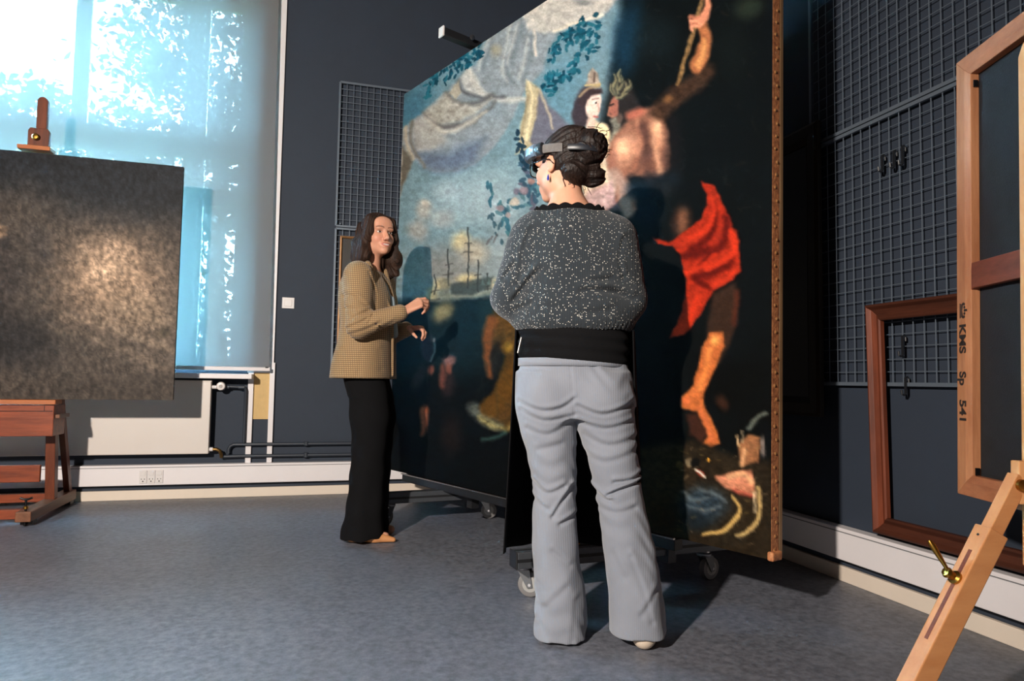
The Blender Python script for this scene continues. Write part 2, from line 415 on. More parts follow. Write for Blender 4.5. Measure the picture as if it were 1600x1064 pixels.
rows = [[(-2.36+2.04*j/40 + (.0 if j < 40 else -.03*(i/30)), 5.13+.004*math.sin(j*.5), .915+2.83*i/30) for j in range(41)] for i in range(31)]
MB().sheet(rows).build('fabric', screen_fabric(), blind, smooth='all')
MB().box(-2.36, -.312, 5.122, 5.138, .892, .920).build('bottom_bar', mat('blind_bar', (214, 206, 206), rough=.35), blind, bevel=.004)
MB().cyl((-2.38, 5.13, 3.78), (-.30, 5.13, 3.78), .03).build('roller_tube', PLASTIC, blind, smooth=True)
MB().box(-.345, -.325, 5.120, 5.1225, .914, .924).build('maker_tag', mat('tag_black', (30, 32, 36)), blind)
MB().box(-2.41, -2.38, 5.10, 5.219, 3.73, 3.83).build('bracket', PLASTIC, blind); MB().box(-.29, -.26, 5.10, 5.219, 3.73, 3.83).build('bracket', PLASTIC, blind)

# outside: ground and trees
GREEN = mat('lawn', (70, 96, 52), rough=.95, var=.3, vscale=1.5)
MB().box(-60, 40, 5.6, 90, -1.4, -1.2).build('ground', GREEN, kind='structure')
BARK = mat('bark', (70, 58, 48), rough=.9, var=.4, vscale=9, bump=.5, bscale=30)
def leaf_mat(name, rgb):
    m = mat(name, rgb, rough=.55, var=.35, vscale=.8); return m
def tree(name, label, base, crown, nclus, nleaf, m, size=.15, seed=1):
    rs = random.Random(seed); cx, cy, cz, rx, ry, rz = crown
    t = empty(name, base, label, 'tree', 'trees outside the window')
    tr = MB(); top = (cx, cy, cz); tr.tube([base, (base[0]*.7+cx*.3, base[1]*.7+cy*.3, base[2]*.5+cz*.5), top], [.22, .16, .06], 10)
    cents = []
    while len(cents) < nclus:
        p = [rs.uniform(-1, 1) for _ in range(3)]; q = p[0]**2+p[1]**2+p[2]**2
        if q < 1 and rs.random() < .35+.65*q: cents.append((cx+p[0]*rx, cy+p[1]*ry, cz+p[2]*rz))
    for c in cents[::7]: tr.tube([(cx, cy, cz-rz*.45), ((c[0]+cx)/2, (c[1]+cy)/2, (c[2]+cz-rz*.3)/2), c], [.06, .035, .012], 5)
    tr.build('trunk', BARK, t, smooth=True)
    lf = MB()
    for c in cents:
        R = rs.uniform(.30, .55)
        for _ in range(nleaf):
            d = Vector((rs.gauss(0, 1), rs.gauss(0, 1), rs.gauss(0, .7)))*R*.6; p = Vector(c)+d
            a = Vector((rs.gauss(0, 1), rs.gauss(0, 1), rs.gauss(0, .8))).normalized(); b_ = a.orthogonal().normalized(); b_ = (Matrix.Rotation(rs.uniform(0, 6.28), 3, a)@b_); s = size*rs.uniform(.6, 1.2)
            nrm = a.cross(b_)
            lf.add([p-a*s*.5, p+b_*s*.3-nrm*s*.06, p+a*s*.6, p-b_*s*.3-nrm*s*.06], [(0, 1, 2), (0, 2, 3)])
    o = lf.build('leaves', m, t); o['kind'] = 'stuff'
    return t
tree('leafy_tree', 'lower rounded leafy tree outside, left behind the blind', (-6.4, 16.5, -1.2), (-6.4, 16.5, 5.0, 2.2, 1.4, 2.2), 85, 90, leaf_mat('leaf_a', (26, 34, 27)), .21, 3)
tree('leafy_tree', 'tall leafy tree outside with sky showing between its branches', (-1.7, 12.6, -1.2), (-1.75, 12.6, 5.7, 1.75, 1.2, 2.6), 100, 75, leaf_mat('leaf_b', (25, 33, 27)), .17, 5)
tree('garden_shrub', 'broad low shrub outside under the tall tree', (-1.1, 8.8, -1.2), (-1.1, 8.8, 1.35, 1.95, .7, 1.45), 100, 60, leaf_mat('leaf_c', (40, 50, 40)), .12, 9)

# ------------------------------------------------------------------ heating
RADW = mat('radiator_enamel', (216, 206, 198), rough=.4, var=.03, vscale=4)
PIPE = mat('dark_pipe_paint', (48, 54, 64), rough=.45)
rad = empty('radiator', (-1.5, 5.10, .31), 'white flat panel radiator under the window', 'radiator')
MB().box(-2.36, -.692, 5.100, 5.118, .316, .815).build('front_panel', RADW, rad, bevel=.006)
MB().box(-2.36, -.692, 5.148, 5.160, .316, .815).build('back_panel', RADW, rad, bevel=.004)
MB().box(-2.36, -.690, 5.104, 5.158, .812, .820).build('top_grille', RADW, rad, bevel=.002)
for x in (-2.352, -.706): MB().box(x, x+.006, 5.115, 5.15, .33, .81).build('side_cover', RADW, rad)
for x in (-2.1, -1.0): MB().box(x, x+.03, 5.158, 5.2195, .4, .75).build('wall_bracket', RADW, rad)
b = MB(); b.cyl((-.694, 5.13, .775), (-.655, 5.13, .775), .013, 14); b.build('valve_union', mat('valve_white', (214, 208, 206), rough=.3), rad, smooth=True)
hd = MB().lathe((-.63, 5.150, .782), (0, -1, 0), [(.022, 0), (.03, .01), (.030, .05), (.026, .06), (.012, .063), (.0, .063)], 24).build('thermostat_head', mat('valve_white2', (226, 218, 214), rough=.35), rad, smooth=True)
MB().lathe((-.63, 5.0872, .782), (0, -1, 0), [(.012, 0), (.011, .004), (0, .004)], 16).build('dial_cap', mat('dial_grey', (176, 168, 166)), hd)
MB().cyl((-.694, 5.13, .345), (-.668, 5.13, .345), .014, 12).build('return_union', PLASTIC, rad, smooth=True)
MB().tube([(-.668, 5.13, .345), (-.645, 5.13, .345), (-.625, 5.13, .335), (-.615, 5.14, .31), (-.615, 5.16, .288)], .012, 10).build('return_elbow', mat('brass_dull', (128, 98, 56), rough=.35, metal=.9), rad, smooth=True)
pp = empty('heating_pipe', (-.48, 5.18, .372), 'dark painted heating pipe rising from upper wall run to radiator valve', 'pipe')
MB().tube([(2.20, 5.178, .372), (-.30, 5.178, .372), (-.54, 5.178, .372), (-.562, 5.178, .360), (-.572, 5.178, .34), (-.572, 5.178, .310)], .012, 10).build('wall_run', PIPE, pp, smooth=True)
MB().tube([(-.598, 5.15, .780), (-.50, 5.15, .776), (-.478, 5.152, .770), (-.472, 5.16, .752), (-.472, 5.162, .42), (-.472, 5.165, .384)], .010, 10).build('riser', PIPE, pp, smooth=True)
for x in (-.05, 1.2): MB().cyl((x, 5.178, .36), (x, 5.178, .386), .018, 12).build('pipe_clip', PIPE, pp)
for x in (-.50, -.60): MB().cyl((x-.02, 5.15, .780 if x < -.55 else .776), (x+.02, 5.15, .776), .015, 12).build('coupling', PIPE, pp, smooth=True)
pp2 = empty('heating_pipe', (0, 5.18, .29), 'dark painted heating pipe, lower run just above the cable trunking', 'pipe')
MB().tube([(2.20, 5.180, .292), (-.50, 5.180, .290), (-.62, 5.178, .288)], .012, 10).build('wall_run', PIPE, pp2, smooth=True)
for x in (-.05, 1.2): MB().cyl((x, 5.180, .276), (x, 5.180, .308), .018, 12).build('pipe_clip', PIPE, pp2)

# ------------------------------------------------------------------ switch and sockets
sw = empty('light_switch', (-.21, 5.215, 1.355), 'square white light switch on the dark wall beside the window', 'switch')
MB().box(-.253, -.167, 5.209, 5.219, 1.355, 1.436).build('cover_plate', PLASTIC, sw, bevel=.003)
MB().box(-.236, -.184, 5.2045, 5.209, 1.371, 1.420).build('rocker', PLASTIC, sw, bevel=.002)
DK = mat('socket_hole', (40, 38, 38))
for i, w_ in enumerate(('left', 'middle', 'right')):
    x = -1.124+i*.050
    so = empty('power_socket', (x+.024, 5.153, .118), 'white power socket in the cable trunking, %s of three' % w_, 'socket', 'power sockets in the trunking')
    MB().box(x, x+.047, 5.148, 5.1545, .118, .206).build('face_plate', PLASTIC, so, bevel=.002)
    MB().box(x+.008, x+.039, 5.145, 5.148, .172, .198).build('rocker', PLASTIC, so, bevel=.001)
    for dx in (.014, .033): MB().cyl((x+dx, 5.1475, .147), (x+dx, 5.149, .147), .0032, 10).build('pin_hole', DK, so)
    MB().cyl((x+.0235, 5.1475, .132), (x+.0235, 5.149, .132), .0045, 10).build('earth_hole', DK, so)

# ------------------------------------------------------------------ wire mesh hanging panels
WIRE = mat('wire_grey', (106, 116, 128), rough=.4, metal=.3)
def mesh_panel(label, axis, plane_, a0, a1, z0, z1):
    """axis 'x': on the back wall spanning x; 'y': on the right wall spanning y"""
    nrm = -1
    P = (lambda a, z, d=0: (a, plane_-d, z)) if axis == 'x' else (lambda a, z, d=0: (plane_-d, a, z))
    c = P((a0+a1)/2, z0); t = empty('wire_mesh_panel', c, label, 'mesh panel', 'wire mesh picture-hanging panels')
    for (p, q) in ((P(a0, z0), P(a0, z1)), (P(a1, z0), P(a1, z1)), (P(a0, z0), P(a1, z0)), (P(a0, z1), P(a1, z1))):
        MB().bar(p, q, .016, .016, up=(0, 1, 0) if axis == 'x' else (1, 0, 0)).build('frame_rail', WIRE, t, bevel=.002)
    nv = int(round((a1-a0)/.05)); nh = int(round((z1-z0)/.05))
    v0 = None
    for i in range(1, nv):
        a = a0+(a1-a0)*i/nv
        if v0 is None:
            v0 = MB().cyl(P(a, z0), P(a, z1), .0021, 6).build('wire', WIRE, t); first = a
        else:
            d = a-first; instance(v0, t, (d, 0, 0) if axis == 'x' else (0, d, 0))
    h0 = None
    for i in range(1, nh):
        z = z0+(z1-z0)*i/nh
        if h0 is None: h0 = MB().cyl(P(a0, z, -.004), P(a1, z, -.004), .0019, 6).build('wire', WIRE, t); first = z
        else: instance(h0, t, (0, 0, z-first))
    for a in (a0+.03, a1-.03):
        MB().cyl(P(a, z0+.02, -.03), P(a, z0+.02, -.002), .006, 8).build('wall_spacer', WIRE, t)
    return t
mesh_panel('lower wire mesh panel on the wall beside the window', 'x', 5.185, .11, 1.21, .865, 1.968)
mesh_panel('upper wire mesh panel on the wall beside the window', 'x', 5.185, .11, 1.21, 1.988, 3.09)
mesh_panel('lower wire mesh panel on the right wall', 'y', 2.232, 1.30, 2.65, .862, 1.968)
mesh_panel('upper wire mesh panel on the right wall', 'y', 2.232, 1.30, 2.65, 1.988, 3.09)

# black picture hooks on the mesh
HK = mat('hook_black', (26, 28, 32), rough=.45)
def hook(label, y, z0, z1):
    m = MB(); x = 2.226
    m.bar((x-.006, y, z0), (x-.006, y, z1), .010, .004, up=(1, 0, 0)).tube([(x-.006, y, z1), (x+.004, y, z1+.004), (x+.010, y, z1-.004), (x+.010, y, z1-.02)], .003, 6)
    m.tube([(x-.006, y, z0), (x-.014, y, z0-.006), (x-.024, y, z0-.002), (x-.026, y, z0+.014)], .004, 6)
    m.build('picture_hook', HK, None, label=label, cat='hook', group='black hooks on the right wall mesh')
hook('black hook alone, left of the pair high on the mesh', 2.225, 1.742, 1.806)
hook('black hook high on the mesh, left one of a close pair', 2.166, 1.740, 1.806)
hook('black hook high on the mesh, right one of a close pair', 2.124, 1.738, 1.812)
hook('black hook seen inside the empty brown frame', 2.140, .978, 1.053)
hook('black hook hanging from the bottom rail of the mesh', 2.129, .826, .889)

# ------------------------------------------------------------------ framed pictures on the walls
def mitred_frame(t, O, U, V, N, w, h, prof, m, names=('rail', 'stile', 'rail', 'stile'), ms=None):
    """prof: list of (inset from the outer edge, height towards N); four mitred members, each its own mesh"""
    O, U, V, N = map(Vector, (O, U, V, N))
    cs = [(0, 0, 1, 1), (w, 0, -1, 1), (w, h, -1, -1), (0, h, 1, -1)]
    for k in range(4):
        a, b_ = cs[k], cs[(k+1) % 4]; vs = []
        for c in (a, b_):
            for (i, d) in prof: vs.append(O+U*(c[0]+c[2]*i)+V*(c[1]+c[3]*i)+N*d)
        n = len(prof); fs = [(i, (i+1) % n, n+(i+1) % n, n+i) for i in range(n)]+[tuple(range(n-1, -1, -1)), tuple(range(n, 2*n))]
        MB().add(vs, fs).build(names[k], (ms or {}).get(k, m), t, bevel=.0015)
# small dark picture behind the speaking woman, hung on the mesh of the back wall
GILT = mat('gilt_edge', (150, 106, 62), rough=.45, metal=.3, var=.3, vscale=30)
sp = empty('framed_picture', (.42, 5.165, .90), 'dark picture in a thin gilt frame on the back wall behind the blazer wearer', 'picture')
mitred_frame(sp, (.142, 5.175, .90), (1, 0, 0), (0, 0, 1), (0, -1, 0), .62, 1.01, [(0, 0), (0, .025), (.012, .028), (.018, .018), (.018, 0)], GILT)
MB().box(.158, .746, 5.166, 5.174, .916, 1.894).build('canvas', mat('old_varnish', (30, 30, 32), rough=.4, var=.5, vscale=5, rgb2=(46, 40, 34)), sp)
# picture hanging in the shadow behind the big canvas
dp = empty('framed_picture', (2.2, 2.95, .71), 'dark framed picture on the right wall, in the shadow of the big canvas', 'picture')
DW = wood('dark_frame_wood', (52, 40, 26), (30, 24, 18))
mitred_frame(dp, (2.222, 3.46, .71), (0, -1, 0), (0, 0, 1), (-1, 0, 0), .885, 1.375, [(0, 0), (0, .022), (.015, .032), (.06, .03), (.09, .012), (.09, 0)], DW)
MB().box(2.214, 2.221, 2.66, 3.38, .79, 2.0).build('canvas', mat('old_varnish2', (24, 24, 26), rough=.4, var=.4, vscale=4, rgb2=(36, 32, 28)), dp)
# empty brown frame hanging low against the right wall
ef = empty('empty_frame', (2.22, 1.95, .25), 'empty reddish-brown wooden picture frame standing on the trunking against the right wall', 'picture frame')
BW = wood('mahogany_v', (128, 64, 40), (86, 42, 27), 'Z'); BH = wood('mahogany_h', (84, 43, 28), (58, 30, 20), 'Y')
Vt = Vector((-.022, 0, .93)).normalized()
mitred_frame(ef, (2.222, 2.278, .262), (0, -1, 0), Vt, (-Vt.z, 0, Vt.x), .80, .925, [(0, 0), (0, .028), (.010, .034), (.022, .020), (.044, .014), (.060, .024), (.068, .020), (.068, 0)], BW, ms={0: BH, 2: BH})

# ------------------------------------------------------------------ paint engine: colour per canvas vertex
class Art:
    """paints in the artwork's own digitised coordinates; x, y arrays hold the coordinate of every canvas vertex"""
    def __init__(s, x, y, warp=3.0, seed=1):
        s.x0, s.y0 = x, y
        s.x = x+warp*(fbm(x/14, y/14, 3, seed)-.5)*2; s.y = y+warp*(fbm(x/14+50, y/14+9, 3, seed+5)-.5)*2
        s.c = np.zeros(x.shape+(3,)); s.t = (fbm(x/7, y/5, 4, 11)-.5)*2
    def mix(s, bb, a, col, tex=0.0):
        col = np.array(col, float)[None]*(1+tex*s.t[bb])[:, None]
        s.c[bb] = s.c[bb]*(1-a[:, None])+col*a[:, None]
    def bb(s, x0, x1, y0, y1): return np.nonzero((s.x > x0) & (s.x < x1) & (s.y > y0) & (s.y < y1))
    def fill(s, col): s.c[:] = col
    def poly(s, pts, col, soft=3, op=1, tex=0.1):
        P = np.array(pts, float); n = len(P)
        m = soft*2+2; bb = s.bb(P[:, 0].min()-m, P[:, 0].max()+m, P[:, 1].min()-m, P[:, 1].max()+m)
        x = s.x[bb]; y = s.y[bb]; d = np.full(x.shape, 1e9); inn = np.zeros(x.shape, bool)
        for i in range(n):
            a = P[i]; b = P[(i+1) % n]; e = b-a; t = np.clip(((x-a[0])*e[0]+(y-a[1])*e[1])/(e@e+1e-9), 0, 1)
            d = np.minimum(d, (x-a[0]-t*e[0])**2+(y-a[1]-t*e[1])**2)
            c = ((a[1] > y) != (b[1] > y)); inn ^= c & (x < (b[0]-a[0])*(y-a[1])/(b[1]-a[1]+1e-12)+a[0])
        sd = np.sqrt(d)*np.where(inn, 1, -1); al = np.clip(sd/(2*soft)+.5, 0, 1)
        al = al*al*(3-2*al)*op; s.mix(bb, al, col, tex)
    def blob(s, cx, cy, rx, ry, col, ang=0, soft=.5, op=1, tex=0.08):
        a = math.radians(ang); m = max(rx, ry); bb = s.bb(cx-m, cx+m, cy-m, cy+m); x = s.x[bb]-cx; y = s.y[bb]-cy; u = x*math.cos(a)+y*math.sin(a); v = -x*math.sin(a)+y*math.cos(a)
        r = np.sqrt((u/rx)**2+(v/ry)**2); al = np.clip((1-r)/soft+.0, 0, 1); s.mix(bb, al*al*(3-2*al)*op, col, tex)
    def stroke(s, pts, w, col, soft=1.5, op=1, tex=0.05):
        P = np.array(pts, float); W = np.interp(np.linspace(0, 1, len(P)), np.linspace(0, 1, len(w)), w) if isinstance(w, (list, tuple)) else np.full(len(P), w)
        # Catmull-Rom densify
        if len(P) > 2:
            Q = []; V = []
            for i in range(len(P)-1):
                p0, p1, p2, p3 = P[max(i-1, 0)], P[i], P[i+1], P[min(i+2, len(P)-1)]
                for t in np.linspace(0, 1, 6, endpoint=False):
                    Q.append(.5*((2*p1)+(-p0+p2)*t+(2*p0-5*p1+4*p2-p3)*t*t+(-p0+3*p1-3*p2+p3)*t**3)); V.append(W[i]+(W[i+1]-W[i])*t)
            Q.append(P[-1]); V.append(W[-1]); P, W = np.array(Q), np.array(V)
        m = W.max()+soft*2; bb = s.bb(P[:, 0].min()-m, P[:, 0].max()+m, P[:, 1].min()-m, P[:, 1].max()+m)
        x = s.x[bb]; y = s.y[bb]; best = np.full(x.shape, -1e9)
        for i in range(len(P)-1):
            a = P[i]; e = P[i+1]-a; t = np.clip(((x-a[0])*e[0]+(y-a[1])*e[1])/(e@e+1e-9), 0, 1)
            best = np.maximum(best, W[i]+(W[i+1]-W[i])*t-np.sqrt((x-a[0]-t*e[0])**2+(y-a[1]-t*e[1])**2))
        s.mix(bb, np.clip(best/(2*soft)+.5, 0, 1)*op, col, tex)
    def linear(s, gain):
        c = np.clip(s.c, 0, 255)/255; return np.where(c <= .04045, c/12.92, ((c+.055)/1.055)**2.4)*np.array(gain)

def homog(src, dst):
    A = []; B = []
    for (u, v), (x, y) in zip(src, dst):
        A += [[u, v, 1, 0, 0, 0, -u*x, -v*x], [0, 0, 0, u, v, 1, -u*y, -v*y]]; B += [x, y]
    h = np.linalg.solve(np.array(A), np.array(B)); return np.append(h, 1).reshape(3, 3)

# ------------------------------------------------------------------ the big canvas
PO = Vector((1.526, 2.032, .25)); PU = Vector((-.372, .928, 0)).normalized(); PN0 = Vector((PU.y*-1, PU.x, 0))
LEAN = math.radians(1.0); PV = Vector((0, 0, 1))*math.cos(LEAN)-PN0*math.sin(LEAN); PN = PN0*math.cos(LEAN)+Vector((0, 0, 1))*math.sin(LEAN)
PW, PH, PD = 2.789, 2.576, .05
nu, nv = 380, 500
uu, vv = np.meshgrid(np.linspace(0, PW, nu), np.linspace(0, PH, nv), indexing='ij')
Hm = homog([(0, 0), (PW, 0), (PW, PH), (0, PH)], [(1205, 875), (607, 733), (630, 148), (1221, -241)])
den = Hm[2, 0]*uu+Hm[2, 1]*vv+1; ax_ = (Hm[0, 0]*uu+Hm[0, 1]*vv+Hm[0, 2])/den; ay_ = (Hm[1, 0]*uu+Hm[1, 1]*vv+Hm[1, 2])/den
A = Art(ax_, ay_, 3.0)
rnd = random.Random(4)
# ground tones
A.fill((14, 17, 19))
A.poly([(560, 80), (1000, -260), (985, 40), (960, 110), (930, 250), (880, 420), (800, 478), (560, 478)], (112, 138, 150), 14)
A.blob(640, 170, 60, 90, (70, 112, 134), 30, .9, .9); A.blob(740, 310, 130, 70, (146, 166, 176), -15, .9, .9); A.blob(880, 150, 70, 110, (96, 132, 150), 20, .9, .8)
A.blob(700, 420, 110, 60, (128, 132, 132), 0, .9, .9); A.blob(800, 400, 70, 90, (140, 152, 158), 0, .9, .8)
for cx, cy, rx, ry, c in ((662, 330, 20, 24, (166, 164, 160)), (652, 362, 26, 26, (150, 150, 148)), (690, 345, 30, 22, (150, 158, 162)), (720, 380, 22, 24, (186, 176, 142)), (740, 395, 34, 30, (158, 154, 142)), (780, 330, 40, 26, (150, 168, 178)), (700, 300, 34, 20, (150, 168, 178)), (664, 320, 10, 10, (190, 184, 176)), (730, 440, 30, 14, (186, 176, 140)), (690, 447, 20, 16, (196, 184, 142)), (780, 448, 30, 16, (180, 172, 146))):
    A.blob(cx, cy, rx, ry, c, 0, .8, .85, .15)
# sea and far shore
A.poly([(560, 476), (700, 468), (800, 462), (960, 440), (1000, 620), (960, 900), (560, 900)], (22, 42, 52), 10)
A.poly([(560, 600), (1000, 560), (1100, 930), (560, 930)], (14, 20, 25), 30)
A.stroke([(650, 470), (720, 464), (830, 452)], 5, (142, 152, 142), 4, .8); A.blob(692, 490, 30, 22, (150, 148, 118), -30, .8, .8); A.blob(675, 462, 14, 16, (160, 156, 124), 0, .8, .7)
A.blob(735, 505, 34, 44, (22, 46, 58), 0, .5); A.blob(765, 500, 26, 50, (30, 56, 66), 0, .6, .8)
for x0, y0, y1 in ((731, 358, 452), (700, 392, 448), (747, 408, 458), (679, 432, 462), (762, 430, 456)):
    A.stroke([(x0, y0), (x0+1, (y0+y1)/2), (x0, y1)], 1.1, (52, 60, 64), .9, .9)
    A.stroke([(x0-5, y0+26), (x0+6, y0+24)], .9, (70, 74, 74), .9, .8); A.stroke([(x0-7, y0+40), (x0+7, y0+38)], .9, (70, 74, 74), .9, .7)
A.poly([(702, 446), (770, 436), (768, 452), (740, 462), (705, 464)], (58, 72, 76), 3, .8); A.poly([(684, 440), (702, 436), (702, 468), (688, 466)], (92, 100, 96), 3, .6)
for x0 in range(752, 842, 9): A.poly([(x0, 448), (x0+2, 448-rnd.uniform(6, 20)), (x0+6, 450-rnd.uniform(2, 12)), (x0+8, 448)], (96, 122, 122), 1.5, .7)
# small figures in the dark lower left
A.blob(668, 545, 15, 30, (78, 84, 96), -8, .6, .8); A.blob(668, 545, 11, 25, (48, 54, 70), -8, .5, .8); A.stroke([(679, 532), (680, 550), (672, 565)], 1.5, (140, 150, 156), 1.5, .8)
A.blob(655, 590, 14, 34, (62, 58, 62), 22, .7, .7); A.blob(672, 580, 8, 12, (128, 84, 74), 0, .7, .8); A.blob(702, 566, 14, 12, (138, 108, 108), 0, .7, .8); A.blob(700, 600, 18, 34, (60, 50, 54), 0, .8, .7); A.stroke([(692, 575), (692, 605)], 4, (128, 84, 74), 3, .7); A.blob(702, 578, 8, 12, (150, 98, 84), 0, .7, .7)
A.stroke([(664, 645), (660, 680)], [7, 3], (138, 82, 60), 3, .85); A.blob(662, 642, 10, 14, (140, 84, 62), 0, .7, .7); A.blob(705, 680, 26, 50, (44, 38, 38), 0, .8, .6)
# tan beast at the right of the lower left
A.poly([(772, 488), (800, 480), (840, 500), (850, 560), (830, 690), (760, 655), (752, 640), (775, 610), (790, 560), (770, 540)], (96, 76, 44), 6, .85, .3)
A.stroke([(768, 505), (762, 540), (765, 590)], [10, 7, 4], (128, 86, 56), 4, .85); A.stroke([(765, 640), (790, 610), (815, 560)], [16, 14, 10], (92, 72, 38), 4, .9); A.blob(776, 560, 12, 40, (34, 38, 42), 4, .6, .85)
A.stroke([(740, 640), (752, 655), (780, 668)], [10, 8, 6], (112, 126, 124), 5, .7, .4); A.stroke([(750, 655), (785, 672), (800, 665)], 4, (156, 152, 104), 4, .7, .4); A.blob(795, 545, 10, 12, (160, 140, 70), 0, .7, .7); A.stroke([(755, 688), (775, 686), (790, 678)], 3, (70, 110, 110), 3, .6)
for i in range(26): A.stroke([(rnd.uniform(740, 840), rnd.uniform(500, 680)), (rnd.uniform(740, 840), rnd.uniform(500, 680))], 1, (50, 60, 56), 2, .2)
# dark right ground
A.poly([(985, -300), (1260, -300), (1260, 920), (1040, 920), (1000, 600), (975, 330), (985, 190), (962, 110), (975, 30)], (13, 16, 17), 12)
A.blob(985, 60, 40, 110, (26, 58, 80), 10, .9, .9); A.blob(1030, 60, 60, 60, (26, 37, 42), 0, .9, .7); A.blob(1150, 80, 50, 90, (19, 24, 24), 0, .9, .8); A.blob(1180, 10, 40, 30, (52, 64, 54), -20, .9, .7); A.blob(1010, 330, 50, 60, (18, 32, 44), 0, .9, .9)
for i in range(140): 
    x0, y0 = rnd.uniform(1000, 1215), rnd.uniform(-60, 430); a_ = rnd.uniform(0, 6.28); L_ = rnd.uniform(4, 14)
    A.stroke([(x0, y0), (x0+L_*math.cos(a_), y0+L_*math.sin(a_))], rnd.uniform(.6, 1.6), rnd.choice([(40, 52, 52), (30, 40, 46), (48, 46, 38), (18, 20, 22)]), 1.4, .45)
# pale drapery hung across the top left
D0 = (132, 142, 150)
A.poly([(626, 205), (643, 189), (659, 177), (695, 143), (716, 123), (730, 105), (741, 103), (752, 87), (764, 60), (790, 20), (850, -40), (960, -110), (985, -20), (945, 26), (909, 35), (872, 52), (857, 78), (850, 114), (832, 130), (818, 146), (800, 192), (770, 235), (740, 259), (710, 271), (680, 272), (659, 262), (646, 250), (636, 274), (624, 312), (616, 300), (621, 240)], D0, 3, 1, .12)
A.poly([(647, 235), (700, 240), (760, 215), (742, 256), (710, 270), (680, 271), (658, 260)], (92, 106, 128), 12, .8); A.blob(760, 170, 60, 40, (128, 142, 152), 0, .9, .8)
A.poly([(800, -10), (850, -40), (950, -100), (975, -10), (944, 22), (910, 33), (868, 50), (846, 52), (828, 46), (815, 24)], (178, 176, 172), 4, .9, .15); A.stroke([(946, 22), (905, 34), (868, 50)], 2, (208, 204, 192), 2, .9); A.blob(915, 2, 22, 7, (110, 116, 120), 10, .8, .8)
A.stroke([(733, 108), (742, 130), (760, 150), (800, 158), (840, 152)], [4, 5, 5, 4, 3], (182, 182, 180), 3, .85); A.poly([(716, 124), (731, 106), (742, 112), (752, 135), (765, 152), (735, 148)], (176, 176, 174), 4, .8, .2)
A.stroke([(716, 126), (724, 142), (748, 152), (790, 152)], 3, (84, 88, 94), 3, .8); A.stroke([(697, 146), (706, 158), (735, 164), (770, 150)], 4, (90, 92, 94), 3, .8); A.poly([(700, 146), (716, 126), (722, 145), (712, 156)], (166, 158, 142), 2, .8)
A.poly([(660, 178), (696, 146), (708, 160), (740, 166), (770, 154), (740, 182), (705, 194), (680, 196)], (156, 154, 148), 5, .9, .2); A.stroke([(660, 178), (675, 194), (700, 200), (740, 190), (775, 160)], [2, 4, 4, 3, 2], (98, 98, 100), 3, .85); A.stroke([(664, 186), (690, 206), (712, 204), (760, 176)], [2, 4, 3, 2], (188, 184, 176), 3, .85)
A.poly([(642, 192), (662, 182), (690, 206), (700, 222), (670, 236), (650, 238)], (160, 160, 158), 6, .8); A.stroke([(642, 192), (641, 220), (650, 244), (662, 262)], 2.5, (110, 110, 106), 2, .8); A.stroke([(632, 200), (634, 225), (644, 248)], 3, (168, 162, 148), 2.5, .9)
A.poly([(627, 230), (636, 238), (644, 254), (634, 280), (625, 305)], (92, 88, 76), 3, .8); A.stroke([(627, 235), (624, 290)], 1.8, (176, 172, 164), 1.5, .8)
for a in (((764, 62), (755, 84), (748, 110)), ((800, 40), (790, 80), (786, 110), (795, 126)), ((828, 50), (822, 90), (812, 124)), ((815, 30), (800, 70), (795, 100))):
    A.stroke(a, [2, 3, 2], (176, 178, 178), 3, .7); A.stroke([(x+7, y+2) for x, y in a], [2, 3, 2], (104, 116, 126), 4, .6)
A.stroke([(837, 48), (838, 66), (839, 86)], 2.5, (186, 180, 174), 1.5, .9); A.blob(775, 78, 14, 16, (150, 142, 116), 30, .9, .6); A.stroke([(812, 26), (824, 50), (834, 58)], 3, (112, 124, 132), 3, .8)
# yellow cloth and violet cloak behind the woman's head
A.poly([(844, 140), (862, 168), (893, 198), (900, 240), (830, 240), (828, 190)], (104, 104, 118), 4, .9); A.poly([(824, 124), (846, 138), (842, 170), (830, 222), (838, 232), (806, 244), (812, 210), (822, 168)], (172, 162, 136), 3, .95, .2)
A.stroke([(828, 128), (834, 150), (828, 190), (824, 220)], 2.2, (206, 196, 166), 1.6, .8); A.stroke([(846, 142), (856, 170), (866, 202)], 2, (178, 168, 150), 1.6, .8); A.stroke([(826, 150), (820, 190), (812, 228)], 2, (128, 118, 96), 2, .6)
# leaf sprays
def leaves(x0, y0, w, h, n, ang, cols=((24, 84, 104), (18, 66, 86), (40, 104, 122)), sz=6):
    for i in range(n):
        t = rnd.random(); q = rnd.uniform(-1, 1); x = x0+w*t; y = y0+h*t+q*sz*2.6
        A.blob(x, y, sz*rnd.uniform(.8, 1.3), sz*rnd.uniform(.4, .6), rnd.choice(cols), ang+rnd.uniform(-60, 60), .3, .9)
leaves(858, 90, 60, -55, 46, -40); leaves(858, 140, 50, -40, 42, -50); leaves(850, 140, 20, -40, 14, 60); leaves(920, 80, 20, -14, 12, -60); leaves(905, 70, 35, -40, 20, -30, sz=7)
leaves(664, 146, 30, -40, 30, -60, sz=5); leaves(692, 122, 40, -30, 40, -50, sz=5); leaves(728, 96, 26, -22, 30, -40, sz=5)
